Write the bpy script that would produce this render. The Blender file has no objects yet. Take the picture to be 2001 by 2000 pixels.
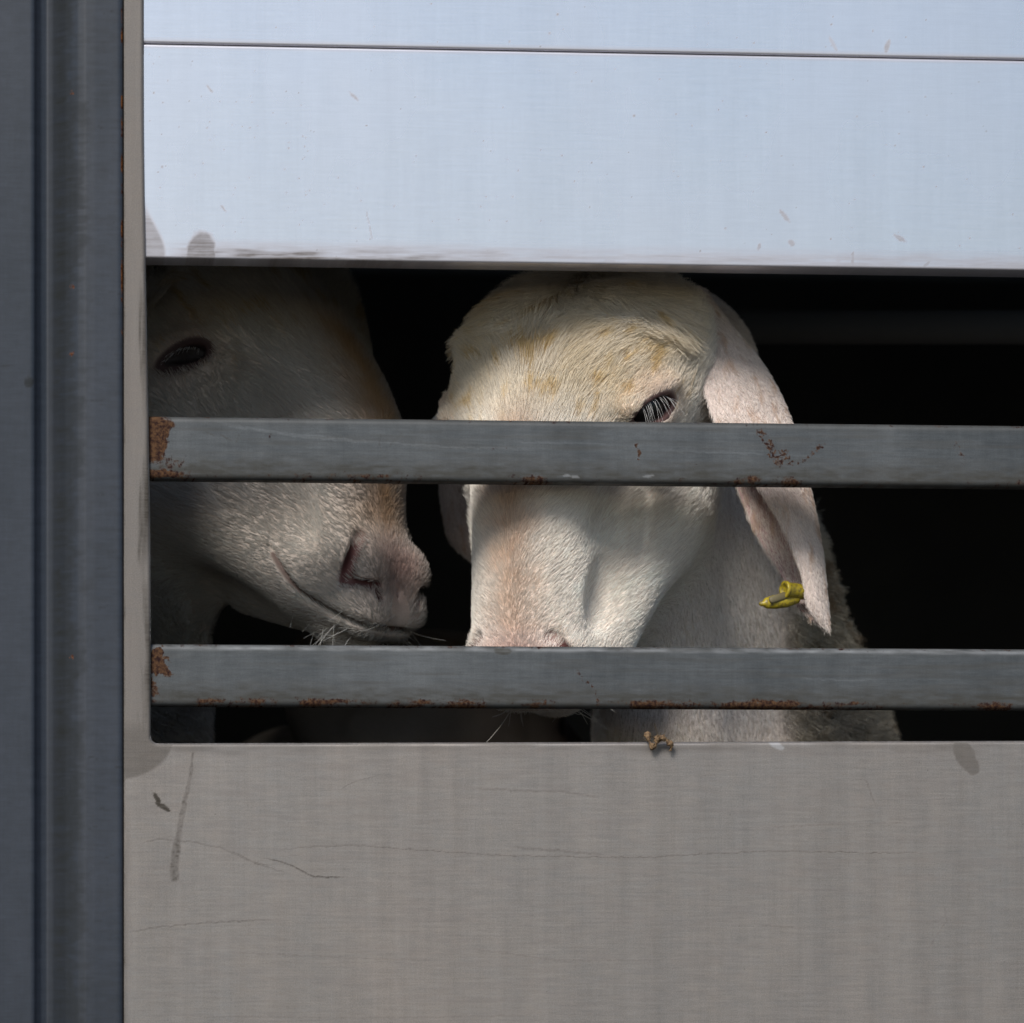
import bpy, math, os
import numpy as np
from mathutils import Vector, Matrix

R = math.radians
rng = np.random.default_rng(7)
sc = bpy.context.scene

# ---------------------------------------------------------------- camera, light, exposure
S = 0.55 / 2001.0            # metres per photo pixel at the trailer wall
DPX = 9091.0                 # camera distance in the same pixel unit
D = DPX * S
HZ = 1790.0                  # photo row of the horizon
cam = bpy.data.cameras.new('camera'); co = bpy.data.objects.new('camera', cam)
sc.collection.objects.link(co); sc.camera = co
co.location = (0, -D, 0); co.rotation_euler = (R(90), 0, 0)
cam.sensor_width = 36.0; cam.sensor_fit = 'HORIZONTAL'
cam.lens = 36.0 * D / 0.55
cam.shift_y = (HZ - 1000.0) / 2001.0
cam.clip_start = 0.05; cam.clip_end = 3000
cam.dof.use_dof = True; cam.dof.focus_distance = D + 90 * S; cam.dof.aperture_fstop = 8.0

SUN_EL, SUN_AZ = R(41), R(-20)   # azimuth from straight behind the camera, negative = from the left
w = bpy.data.worlds.new('World'); sc.world = w; w.use_nodes = True
nt = w.node_tree; nt.nodes.clear()
sky = nt.nodes.new('ShaderNodeTexSky'); sky.sky_type = 'NISHITA'; sky.sun_disc = False
sky.sun_elevation = SUN_EL; sky.sun_rotation = R(180) - SUN_AZ
sky.air_density = 1.2; sky.dust_density = 1.0; sky.ozone_density = 1.5
bg = nt.nodes.new('ShaderNodeBackground'); bg.inputs['Strength'].default_value = 0.12
wo = nt.nodes.new('ShaderNodeOutputWorld')
nt.links.new(sky.outputs[0], bg.inputs[0]); nt.links.new(bg.outputs[0], wo.inputs[0])
sl = bpy.data.lights.new('sun', 'SUN'); sl.energy = 4.0; sl.angle = R(20); sl.color = (1.0, 0.95, 0.88)
so = bpy.data.objects.new('sun', sl); sc.collection.objects.link(so)
sd = Vector((math.sin(SUN_AZ) * math.cos(SUN_EL), -math.cos(SUN_AZ) * math.cos(SUN_EL), math.sin(SUN_EL)))
so.rotation_euler = sd.to_track_quat('Z', 'Y').to_euler()
sc.view_settings.view_transform = 'Standard'; sc.view_settings.look = 'None'
sc.view_settings.gamma = 1; sc.view_settings.exposure = 0.0
sc.cycles.use_denoising = not os.environ.get('NODN')
sc.cycles.max_bounces = 8; sc.cycles.diffuse_bounces = 6; sc.cycles.glossy_bounces = 3
sc.cycles.sample_clamp_indirect = 4.0
try: sc.cycles_curves.shape = 'THICK'
except Exception: pass

# ---------------------------------------------------------------- helpers
def P(q, k=1.0):
    """photo-pixel space (x, depth, -row) -> metres; k = one size factor for a whole thing at its distance"""
    q = np.asarray(q, float)
    o = np.empty_like(q)
    o[..., 0] = (q[..., 0] - 1000.5) * S * k
    o[..., 1] = q[..., 1] * S
    o[..., 2] = (q[..., 2] + HZ) * S * k
    return o

def tag(o, label=None, cat=None, group=None, kind=None):
    if label: o['label'] = label
    if cat: o['category'] = cat
    if group: o['group'] = group
    if kind: o['kind'] = kind
    return o

def empty(name, loc=(0, 0, 0)):
    o = bpy.data.objects.new(name, None); sc.collection.objects.link(o); o.location = loc
    return o

def mesh(name, v, f, m=None, parent=None, smooth=True, attrs=None):
    """v (N,3) metres; f (M,4) or list"""
    me = bpy.data.meshes.new(name)
    v = np.ascontiguousarray(v, dtype=np.float32)
    if isinstance(f, np.ndarray):
        n = f.shape[1]; m_ = len(f)
        me.vertices.add(len(v)); me.vertices.foreach_set('co', v.ravel())
        me.loops.add(m_ * n); me.loops.foreach_set('vertex_index', np.ascontiguousarray(f, dtype=np.int32).ravel())
        me.polygons.add(m_); me.polygons.foreach_set('loop_start', np.arange(0, m_ * n, n, dtype=np.int32))
        me.update(calc_edges=True)
    else:
        me.from_pydata([tuple(p) for p in v.tolist()], [], f)
    if smooth: me.polygons.foreach_set('use_smooth', np.ones(len(me.polygons), dtype=bool))
    for k, a in (attrs or {}).items():
        a = np.asarray(a, np.float32)
        if a.ndim == 2:
            at = me.attributes.new(k, 'FLOAT_COLOR', 'POINT')
            c = np.ones((len(a), 4), np.float32); c[:, :a.shape[1]] = a
            at.data.foreach_set('color', c.ravel())
        else:
            at = me.attributes.new(k, 'FLOAT', 'POINT'); at.data.foreach_set('value', a)
    me.update()
    o = bpy.data.objects.new(name, me); sc.collection.objects.link(o)
    if m: me.materials.append(m)
    if parent: o.parent = parent
    return o

# value noise -----------------------------------------------------
def _hash(i, j, k, seed):
    h = (i * 374761393 + j * 668265263 + k * 2147483647 + seed * 974711) & 0xFFFFFFFF
    h = ((h ^ (h >> 13)) * 1274126177) & 0xFFFFFFFF
    h = (h ^ (h >> 16)) & 0xFFFFFFFF
    return h / 4294967295.0

def vnoise(p, seed=0):
    p = np.asarray(p, float); i = np.floor(p).astype(np.int64); f = p - i; f = f * f * (3 - 2 * f)
    r = 0
    for dx in (0, 1):
        for dy in (0, 1):
            for dz in (0, 1):
                wgt = (f[..., 0] if dx else 1 - f[..., 0]) * (f[..., 1] if dy else 1 - f[..., 1]) * (f[..., 2] if dz else 1 - f[..., 2])
                r = r + wgt * _hash(i[..., 0] + dx, i[..., 1] + dy, i[..., 2] + dz, seed)
    return r * 2 - 1

def fbm(p, seed=0, octv=3):
    r = 0; a = 1.0; s = 0
    for o in range(octv):
        r = r + a * vnoise(np.asarray(p) * 2 ** o, seed + 17 * o); s += a; a *= 0.5
    return r / s

def sstep(x, a, b):
    t = np.clip((x - a) / (b - a), 0, 1); return t * t * (3 - 2 * t)

# materials --------------------------------------------------------
class NB:
    def __init__(s, name):
        s.m = bpy.data.materials.new(name); s.m.use_nodes = True; s.t = s.m.node_tree
        s.t.nodes.clear()
        s.out = s.t.nodes.new('ShaderNodeOutputMaterial')
        s.b = s.t.nodes.new('ShaderNodeBsdfPrincipled'); s.t.links.new(s.b.outputs[0], s.out.inputs[0])
    def n(s, ty, **kw):
        x = s.t.nodes.new(ty)
        for k, v in kw.items():
            if k in x.inputs: x.inputs[k].default_value = v
            else: setattr(x, k, v)
        return x
    def l(s, a, b): s.t.links.new(a, b)
    def set(s, **kw):
        for k, v in kw.items(): s.b.inputs[k.replace('_', ' ')].default_value = v
    def val(s, node, i, x):
        if hasattr(x, 'is_linked') or hasattr(x, 'links'): s.l(x, node.inputs[i])
        else: node.inputs[i].default_value = x
    def math(s, op, a, b=0.5, clamp=False):
        x = s.n('ShaderNodeMath', operation=op); x.use_clamp = clamp; s.val(x, 0, a); s.val(x, 1, b); return x.outputs[0]
    def mix(s, fac, a, b, mode='MIX'):
        x = s.n('ShaderNodeMix', data_type='RGBA', blend_type=mode)
        s.val(x, 0, fac); s.val(x, 6, a); s.val(x, 7, b); return x.outputs[2]
    def ramp(s, fac, lo, hi, a=0.0, b=1.0):
        x = s.n('ShaderNodeMapRange'); s.val(x, 0, fac); x.inputs[1].default_value = lo; x.inputs[2].default_value = hi
        x.inputs[3].default_value = a; x.inputs[4].default_value = b; x.clamp = True; return x.outputs[0]
    def coords(s, scale):
        tc = s.n('ShaderNodeTexCoord'); mp = s.n('ShaderNodeMapping'); s.l(tc.outputs['Object'], mp.inputs[0])
        mp.inputs['Scale'].default_value = scale; return mp.outputs[0]
    def noise(s, scale, detail=3, rough=0.55, seed=0.0):
        x = s.n('ShaderNodeTexNoise', noise_dimensions='4D'); s.l(s.coords(scale), x.inputs['Vector'])
        x.inputs['W'].default_value = seed; x.inputs['Scale'].default_value = 1; x.inputs['Detail'].default_value = detail
        x.inputs['Roughness'].default_value = rough; return x.outputs[0]
    def attr(s, name):
        x = s.n('ShaderNodeAttribute', attribute_name=name); return x
    def bump(s, h, strength, dist):
        x = s.n('ShaderNodeBump'); x.inputs['Strength'].default_value = strength; x.inputs['Distance'].default_value = dist
        s.l(h, x.inputs['Height']); s.l(x.outputs[0], s.b.inputs['Normal'])

def metal(name, col, col2, metallic, rough, grain=1.0, dirtc=(0.06, 0.055, 0.045), rustc=(0.16, 0.06, 0.02), speck=0.35, anis=(35, 900), dark_wave=0.12, rust_noise=True):
    b = NB(name)
    g1 = b.math('ADD', b.math('MULTIPLY', b.noise((anis[0], 1, anis[1]), 4, 0.6, 1.0), .6), b.math('MULTIPLY', b.noise((anis[0] * 4, 1, anis[1] * .35), 5, 0.7, 31.0), .4))       # horizontal brushing
    g2 = b.noise((anis[1] * .8, 1, anis[0]), 4, 0.6, 2.0)  # faint cross grain
    g3 = b.noise((9, 1, 5), 4, 0.55, 3.0)                  # clouds
    g4 = b.noise((1500, 1, 1500), 3, 0.7, 4.0)             # speckle
    g5 = b.noise((55, 1, 3.0), 5, 0.7, 9.0)                # vertical wash streaks
    at = b.attr('marks'); sep = b.n('ShaderNodeSeparateColor'); b.l(at.outputs['Color'], sep.inputs[0])
    c = b.mix(b.ramp(b.math('ADD', b.math('MULTIPLY', g3, .45), b.math('ADD', b.math('MULTIPLY', b.noise((70, 1, 14), 5, .7, 12.0), .25), b.math('MULTIPLY', b.noise((60, 1, 220), 5, .7, 14.0), .30))), .40, .60), (*col, 1), (*col2, 1))
    k = b.math('ADD', b.math('MULTIPLY', b.math('SUBTRACT', g1, .5), 1.1 * grain), b.math('MULTIPLY', b.math('SUBTRACT', g2, .5), .28 * grain))
    k = b.math('ADD', k, b.math('MULTIPLY', b.math('SUBTRACT', g4, .5), speck * grain))
    k = b.math('ADD', k, b.math('MULTIPLY', b.math('SUBTRACT', g5, .5), dark_wave * 2))
    k = b.math('ADD', k, 1.0)
    c = b.mix(1.0, c, k, 'MULTIPLY')
    # dirt
    dn = b.math('MULTIPLY', sep.outputs[0], b.ramp(g1, .2, .6, .55, 1.15), clamp=True)
    c = b.mix(dn, c, (*dirtc, 1))
    c = b.mix(b.math('MULTIPLY', sep.outputs[2], .55), c, (.62, .64, .68, 1))
    # rust
    r1 = b.noise((420, 1, 420), 6, .75, 5.0); r2 = b.noise((230, 1, 230), 5, .65, 6.0)
    rm = b.math('ADD', sep.outputs[1], b.math('MULTIPLY', b.math('SUBTRACT', b.math('ADD', b.math('MULTIPLY', r1, .6), b.math('MULTIPLY', r2, .4)), .5), 2.2))
    rm = b.math('MULTIPLY', b.ramp(rm, .42, .62), b.ramp(sep.outputs[1], .02, .12))
    rc = b.mix(b.ramp(r1, .43, .58), (*rustc, 1), (rustc[0] * .25, rustc[1] * .25, rustc[2] * .45, 1))
    c = b.mix(rm, c, rc)
    b.l(c, b.b.inputs['Base Color'])
    mm = b.math('MULTIPLY', b.math('SUBTRACT', 1.0, b.math('MAXIMUM', dn, rm)), metallic)
    b.l(mm, b.b.inputs['Metallic'])
    b.l(b.math('MULTIPLY', b.math('SUBTRACT', 1.0, b.math('MAXIMUM', dn, rm)), .5), b.b.inputs['Specular IOR Level'])
    rr = b.math('ADD', b.math('MULTIPLY', b.math('SUBTRACT', g3, .5), .12), rough)
    rr = b.math('ADD', rr, b.math('MULTIPLY', b.math('MAXIMUM', dn, rm), .35), clamp=True)
    b.l(rr, b.b.inputs['Roughness'])
    h = b.math('ADD', b.math('MULTIPLY', g1, .5), b.math('MULTIPLY', rm, 1.2))
    h = b.math('ADD', h, b.math('MULTIPLY', b.noise((14, 1, 14), 2, .5, 8.0), 6.0))
    b.bump(h, 0.25, 0.00012)
    return b.m

M = {}
M['board'] = metal('anodised_aluminium', (.645, .652, .735), (.675, .68, .76), 1.0, .27, grain=.2, dirtc=(.10, .085, .075), speck=.7, dark_wave=.09)
M['panel'] = metal('dusty_aluminium', (.236, .222, .215), (.270, .240, .220), .7, .42, grain=.75, dirtc=(.045, .04, .034), speck=1.5, dark_wave=.26)
M['rail'] = metal('galvanised_steel', (.054, .060, .066), (.102, .109, .116), .5, .45, grain=.9, dirtc=(.040, .037, .030), rustc=(.09, .050, .028), speck=1.0)
M['post'] = metal('painted_steel', (.014, .019, .029), (.026, .032, .046), .0, .42, grain=1.0, dirtc=(.020, .021, .019), rustc=(.2, .08, .03), speck=.3, anis=(60, 700))
b = NB('dark_interior'); b.set(Roughness=.8); b.l(b.mix(b.ramp(b.noise((9, 9, 9)), .3, .7), (.05, .052, .056, 1), (.075, .075, .075, 1)), b.b.inputs['Base Color']); M['inside'] = b.m
b = NB('asphalt'); b.set(Roughness=.9); b.l(b.mix(b.ramp(b.noise((3, 3, 3), 6), .3, .7), (.075, .07, .062, 1), (.12, .11, .10, 1)), b.b.inputs['Base Color']); M['ground'] = b.m

# ---------------------------------------------------------------- ground
G = -1.75
v = np.array([[-1500, -1500, G], [1500, -1500, G], [1500, 1500, G], [-1500, 1500, G]], float)
tag(mesh('ground', v, np.array([[0, 1, 2, 3]]), M['ground'], smooth=False), kind='structure')

# ---------------------------------------------------------------- trailer wall
TANW = 0.102; WY = math.atan(TANW); CW, SW = math.cos(WY), math.sin(WY)
trailer = empty('livestock_trailer', (0, 0, 0)); trailer.rotation_euler = (0, 0, WY)
tag(trailer, 'livestock trailer side of brushed aluminium with two rusty rails across its opening', 'trailer')

def wall(px, py, off=0.0):
    """photo pixel on the wall plane -> trailer-local (u, n, v) metres, off px behind the face"""
    px = np.asarray(px, float); py = np.asarray(py, float); off = np.asarray(off, float)
    xs = px - 1000.5
    x = xs / (1 - xs * TANW / DPX); y = x * TANW
    u = x / CW; vv = (HZ - py) * (1 + y / DPX)
    return np.stack(np.broadcast_arrays(u * S, off * S, vv * S), -1)

def axis(*segs):
    out = []
    for a, b_, st in segs:
        n = max(1, int(round((b_ - a) / st))); out.append(np.linspace(a, b_, n, endpoint=False))
    out.append([segs[-1][1]]); return np.concatenate(out)

def grid_faces(nx, ny):
    i = np.arange(nx - 1)[:, None]; j = np.arange(ny - 1)[None, :]
    a = (i * ny + j)
    return np.stack([a, a + 1, a + ny + 1, a + ny], -1).reshape(-1, 4)

def seg_dist(px, py, pts):
    d = np.full(px.shape, 1e9); tt = np.zeros(px.shape)
    n = len(pts) - 1
    for i in range(n):
        (x0, y0), (x1, y1) = pts[i], pts[i + 1]
        dx, dy = x1 - x0, y1 - y0; L = dx * dx + dy * dy + 1e-9
        t = np.clip(((px - x0) * dx + (py - y0) * dy) / L, 0, 1)
        e = np.hypot(px - x0 - t * dx, py - y0 - t * dy); m = e < d
        d[m] = e[m]; tt[m] = (i + t[m]) / n
    return d, tt

def line_mark(mk, ch, px, py, pts, w0, w1, amt, soft=1.0, taper=True):
    x0 = min(p[0] for p in pts) - 40; x1 = max(p[0] for p in pts) + 40
    y0 = min(p[1] for p in pts) - 40; y1 = max(p[1] for p in pts) + 40
    s = np.where((px > x0) & (px < x1) & (py > y0) & (py < y1))[0]
    if len(s) == 0: return
    X, Y = px[s], py[s]
    q = np.stack([X / 9, Y / 9, X * 0], -1)
    d, t = seg_dist(X + 1.5 * vnoise(q, 3), Y + 1.5 * vnoise(q, 4), pts)
    wdt = w0 + (w1 - w0) * t
    a = amt * (1 - sstep(d, wdt * .6, wdt + soft))
    if taper: a = a * np.clip(np.minimum(t, 1 - t) * 8, .15, 1)
    a *= .6 + .4 * np.abs(vnoise(q * 2.2, 5)) * 1.6
    mk[s, ch] = np.maximum(mk[s, ch], np.clip(a, 0, 1))

def blob_mark(mk, ch, px, py, cx, cy, rx, ry, amt, edge=.25, rot=0, rag=.35, seed=0, fr=14):
    s = np.where((np.abs(px - cx) < 2 * max(rx, ry)) & (np.abs(py - cy) < 2 * max(rx, ry)))[0]
    if len(s) == 0: return
    X, Y = px[s] - cx, py[s] - cy; c_, s_ = math.cos(rot), math.sin(rot)
    X, Y = X * c_ + Y * s_, -X * s_ + Y * c_
    q = np.stack([px[s] / fr, py[s] / fr, X * 0], -1)
    r = np.hypot(X / rx, Y / ry) + rag * fbm(q, 31 + seed)
    a = amt * (1 - sstep(r, 1 - edge, 1 + edge))
    mk[s, ch] = np.maximum(mk[s, ch], a)

def rim(v, f, back, m=None):
    """close an open sheet: extrude its boundary edges by `back` metres along +n (local y)"""
    e = np.concatenate([f[:, [0, 1]], f[:, [1, 2]], f[:, [2, 3]], f[:, [3, 0]]])
    key = np.sort(e, 1); code = key[:, 0] * (len(v) + 1) + key[:, 1]
    u, idx, cnt = np.unique(code, return_index=True, return_counts=True)
    be = e[idx[cnt == 1]]
    bv = np.unique(be); mp = -np.ones(len(v), int); mp[bv] = len(v) + np.arange(len(bv))
    nv = v[bv].copy(); nv[:, 1] = back
    nf = np.stack([be[:, 1], be[:, 0], mp[be[:, 0]], mp[be[:, 1]]], 1)
    return np.concatenate([v, nv]), np.concatenate([f, nf]), bv

def sheet(name, xs, ys, m, sdf=None, off0=0.0, thick=30.0, round_=6.0, shape=None, marks=None, ymap=None):
    """rectangular or cut sheet following photo coordinates, rounded lip, closed rim"""
    X, Y = np.meshgrid(xs, ys, indexing='ij'); nx, ny = X.shape
    X = X.ravel().copy(); Y = Y.ravel().copy()
    f = grid_faces(nx, ny)
    off = np.zeros_like(X)
    if sdf is not None:                     # negative = material
        st = 2.2
        for _ in range(2):
            d = sdf(X, Y); near = np.abs(d) < st
            gx = (sdf(X + .5, Y) - sdf(X - .5, Y)); gy = (sdf(X, Y + .5) - sdf(X, Y - .5))
            X = np.where(near, X - d * gx, X); Y = np.where(near, Y - d * gy, Y)
        dc = sdf(X[f].mean(1), Y[f].mean(1)); f = f[dc < 0.3]
        used = np.unique(f); mp = -np.ones(len(X), int); mp[used] = np.arange(len(used)); f = mp[f]; X, Y = X[used], Y[used]; off = off[used]
        din = -sdf(X, Y)
    else:
        din = np.minimum(np.minimum(X - xs[0], xs[-1] - X), np.minimum(Y - ys[0], ys[-1] - Y))
    t = np.clip(din / round_, 0, 1); off = round_ * (1 - np.sqrt(np.clip(1 - (1 - t) ** 2, 0, 1)))
    mk = np.zeros((len(X), 3)); 
    if marks: marks(mk, X, Y)
    Yr = ymap(X, Y) if ymap else Y
    v = wall(X, Yr, off0 + off + (shape(X, Y) if shape else 0))
    v, f, bv = rim(v, f, (off0 + thick) * S)
    mk = np.concatenate([mk, mk[bv]])
    return mesh(name, v, f[:, ::-1], m, trailer, attrs={'marks': mk})

def speckle(mk, px, py, box, n, seed, amt=.8, smax=2.2):
    r = np.random.default_rng(seed)
    order = np.argsort(px, kind='stable'); sx = px[order]
    for _ in range(n):
        cx = r.uniform(box[0], box[2]); cy = r.uniform(box[1], box[3]); rad = r.uniform(.9, smax * .85) * (1.5 if r.random() < .1 else 1)
        a, b_ = np.searchsorted(sx, [cx - rad * 2, cx + rad * 2]); s = order[a:b_]; s = s[np.abs(py[s] - cy) < rad * 2]
        d = np.hypot(px[s] - cx, (py[s] - cy)); mk[s, 0] = np.maximum(mk[s, 0], amt * r.uniform(.4, 1) * (1 - sstep(d, rad * .5, rad * 1.3)))

# upper boards: rows 115.. are lines of constant height on the wall; py given at x = 290 side is mapped by perspective
def rowline(yl):                             # photo row at the left end of the opening (x=290) -> same height everywhere
    def f(px, py):
        x = (px - 1000.5); xl = 290 - 1000.5
        kx = 1 / (1 - x * TANW / DPX); kl = 1 / (1 - xl * TANW / DPX)
        dep = 1 + x * kx * TANW / DPX; depl = 1 + xl * kl * TANW / DPX
        return HZ - (HZ - py) * depl / dep
    return f
RL = rowline(0)

def marks_board(mk, X, Y):
    # Y is the row at the left end
    edge = 503 - Y
    n = fbm(np.stack([X / 60, Y / 5, X * 0], -1), 2)
    mk[:, 0] = np.maximum(mk[:, 0], np.clip((1 - sstep(edge, 8, 44)) * (.66 + .6 * n), 0, .85) * sstep(X, 285, 420) * (1 - .45 * sstep(X, 600, 1100)))
    mk[:, 0] = np.maximum(mk[:, 0], (1 - sstep(edge, 2, 7)) * .35)
    # stain shapes
    d = (X - 283) - 40 * sstep(Y, 385, 495); mk[:, 0] = np.maximum(mk[:, 0], .62 * (1 - sstep(d, -4, 6)) * sstep(Y, 380, 440))
    blob_mark(mk, 0, X, Y, 392, 500, 30, 52, .75, edge=.14, rag=.12, rot=.12)
    for cx, cy, r_ in ((1270, 500, 22), (1480, 496, 34), (1390, 500, 16), (1750, 494, 20), (1640, 484, 7), (1190, 500, 18)):
        blob_mark(mk, 0, X, Y, cx, cy, r_, 9, .35, edge=.5)
    line_mark(mk, 0, X, Y, [(716, 403), (722, 430), (727, 462)], .5, .5, .6)
    for cx, cy, rx, ry, ro in ((1760, 443, 13, 4, .5), (1548, 455, 7, 5, 1), (1535, 402, 14, 4, .9), (1484, 465, 3, 8, .3), (1812, 494, 9, 3, -.7), (1668, 487, 3, 15, 0), (437, 404, 7, 2, .9), (410, 170, 9, 2, .9), (692, 180, 11, 3, .7)):
        blob_mark(mk, 0, X, Y, cx, cy, rx, ry, .5, rot=ro, fr=5, rag=.5)
    speckle(mk, X, Y, (290, 100, 2000, 500), 130, 5); speckle(mk, X, Y, (560, 240, 620, 430), 14, 6)
    speckle(mk, X, Y, (290, 100, 620, 470), 40, 8)
    mk[:, 0] = np.maximum(mk[:, 0], .4 * (1 - sstep(Y, 86, 95)))

def marks_top(mk, X, Y):
    speckle(mk, X, Y, (290, -40, 2000, 82), 30, 15)
    blob_mark(mk, 0, X, Y, 1735, 62, 5, 14, .5, fr=5, rot=.3); blob_mark(mk, 0, X, Y, 1630, 60, 3, 18, .3, fr=5, rot=-.5)
    mk[:, 0] = np.maximum(mk[:, 0], .3 * sstep(Y, 70, 80))

XS = axis((278, 2001, 2.0), (2001, 2700, 60))
sheet('side_board', XS, axis((85, 503, 2.0)), M['board'], off0=9, thick=100, round_=3.0, marks=marks_board, ymap=RL)
sheet('side_board', XS, axis((-800, -60, 40), (-60, 82.5, 2.5)), M['board'], off0=9, thick=100, round_=1.5, marks=marks_top, ymap=RL)

# lower sheet with the strip that runs up the left side, rounded inner corner
def sdf_panel(X, Y):
    xe = 281 + 14 * sstep(Y, 100, 1250)                                  # strip edge drifts to the right
    ye = 1453 - 5 * (X - 290) / 1711
    r = 14.0
    qx = X - xe; qy = ye - Y                                             # opening: qx>0 and qy>0
    a = np.minimum(qx, qy)                                               # >0 inside the opening
    rx, ry = r - qx, r - qy
    corner = r - np.hypot(rx, ry)
    return np.where((rx > 0) & (ry > 0), corner, a)

def marks_panel(mk, X, Y):
    e = X - 241
    n = fbm(np.stack([X / 6, Y / 40, X * 0], -1), 11)
    strip = (X < 300) & (Y < 1440)
    rag = fbm(np.stack([X / 7, Y / 90, X * 0], -1), 13)
    mk[:, 0] = np.where(strip, np.clip(sstep(X + 12 * rag, 262, 286) * (.45 + .5 * sstep(Y, 380, 560)) * (.75 + .6 * fbm(np.stack([X / 20, Y / 160, X * 0], -1), 12)), 0, .9), mk[:, 0])
    mk[:, 0] = np.maximum(mk[:, 0], np.where(strip, .45 * sstep(fbm(np.stack([X / 30, Y / 190, X * 0], -1), 14), -.2, .7), 0))
    mk[:, 0] = np.maximum(mk[:, 0], .42 * strip)
    mk[:, 0] = np.maximum(mk[:, 0], .8 * (1 - sstep(e + 2 * n, 1, 5)))                    # grime line by the post
    mk[:, 0] = np.maximum(mk[:, 0], .4 * (1 - sstep(e + 6 * n, 2, 22)) * sstep(Y, 1500, 1700))
    # scuffed corner: arc from (340,1455) to (241,1535)
    dd = np.hypot((X - 228) / 1.25, (Y - 1432)); mk[:, 0] = np.maximum(mk[:, 0], .6 * (1 - sstep(dd, 88, 97)) * sstep(Y, 1350, 1440))
    # drip
    line_mark(mk, 0, X, Y, [(378, 1470), (372, 1520), (356, 1590), (346, 1650)], 1.5, 8, .6, soft=2, taper=False)
    line_mark(mk, 0, X, Y, [(345, 1650), (341, 1690), (341, 1715)], 9, 11, .75, soft=2, taper=False)
    # small dark chip
    blob_mark(mk, 0, X, Y, 307, 1562, 5, 17, .98, edge=.2, rot=-.55, fr=5, rag=.5); blob_mark(mk, 0, X, Y, 317, 1576, 17, 6, .98, edge=.2, rot=.5, fr=5, rag=.5)
    # scratches
    for pts, w_, a in (([(270, 1650), (310, 1640), (370, 1645), (430, 1656), (480, 1680), (560, 1702)], .5, .5), ([(445, 1660), (500, 1688), (570, 1710)], .4, .5),
                       ([(505, 1675), (560, 1687), (600, 1708), (615, 1714), (690, 1715)], .6, .95), ([(520, 1664), (600, 1655), (690, 1652), (800, 1660), (1000, 1673), (1250, 1676), (1500, 1663), (1720, 1667), (2000, 1670)], .4, .55),
                       ([(243, 1822), (310, 1812), (420, 1802), (560, 1796)], .4, .6), ([(660, 1545), (700, 1525), (740, 1515)], .4, .4), ([(900, 1540), (1100, 1548), (1180, 1560)], 1.5, .35), ([(990, 1655), (1080, 1662), (1200, 1672)], 2, .4),
                       ([(1480, 1808), (1520, 1810), (1560, 1813)], .8, .4), ([(1845, 1770), (1850, 1800), (1810, 1860)], 1, .3), ([(1690, 1520), (1715, 1585)], .8, .35), ([(420, 1860), (640, 1870), (900, 1880)], 1.2, .3), ([(900, 1852), (1100, 1878), (1300, 1876)], 1, .3),
                       ([(1480, 1618), (1620, 1612), (1800, 1608)], 1, .3), ([(300, 1985), (700, 1990), (1100, 1984)], 1.2, .3), ([(1730, 1800), (1900, 1804)], .8, .3)):
        line_mark(mk, 0, X, Y, pts, w_ + .5, w_ + .5, min(1, a * 1.25))
    r2 = np.random.default_rng(3)
    for _ in range(150):                                                 # light scuffs along the brushing
        x0 = r2.uniform(260, 1950); y0 = r2.uniform(1465, 1990); L = r2.uniform(15, 110)
        line_mark(mk, 0, X, Y, [(x0, y0), (x0 + L, y0 + r2.uniform(-4, 4))], .4, .4, r2.uniform(.12, .32))
    # grey stains near the top edge, right
    blob_mark(mk, 0, X, Y, 1885, 1475, 20, 34, .6, edge=.15, rot=-.45, rag=.2); blob_mark(mk, 0, X, Y, 1899, 1498, 16, 18, .6, edge=.15, rag=.2)
    blob_mark(mk, 0, X, Y, 1700, 1456, 70, 9, .3, edge=.6); blob_mark(mk, 0, X, Y, 1760, 1462, 25, 10, .35, edge=.4)
    blob_mark(mk, 2, X, Y, 1516, 1456, 16, 7, .45, rot=.5, fr=5, edge=.2)
    n2 = fbm(np.stack([X / 90, Y / 12, X * 0], -1), 19)
    mk[:, 0] = np.maximum(mk[:, 0], np.clip(.34 * (1 - sstep(Y - 1450, 6, 40)) * (1 + 1.4 * n2), 0, .5) * (Y > 1451))
    mk[:, 0] = np.maximum(mk[:, 0], np.clip(.32 * n2, 0, .22) * (Y > 1460))
    ed = -sdf_panel(X, Y)
    mk[:, 2] = np.maximum(mk[:, 2], .35 * (1 - sstep(ed, 0, 3.5)) * (.6 + .6 * n))       # worn bright lip
    mk[:, 0] *= 1 - .7 * (1 - sstep(ed, 0, 3.0))
    speckle(mk, X, Y, (250, 1460, 2000, 2000), 60, 25, amt=.7, smax=1.7)

sheet('lower_panel', axis((242, 300, 2.0), (300, 2001, 2.0), (2001, 2700, 60)), axis((-800, -40, 40), (-40, 1430, 4.0), (1430, 2002, 2.0), (2002, 3000, 50)), M['panel'],
      sdf=sdf_panel, off0=0, thick=10, round_=7.0, marks=marks_panel)

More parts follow.
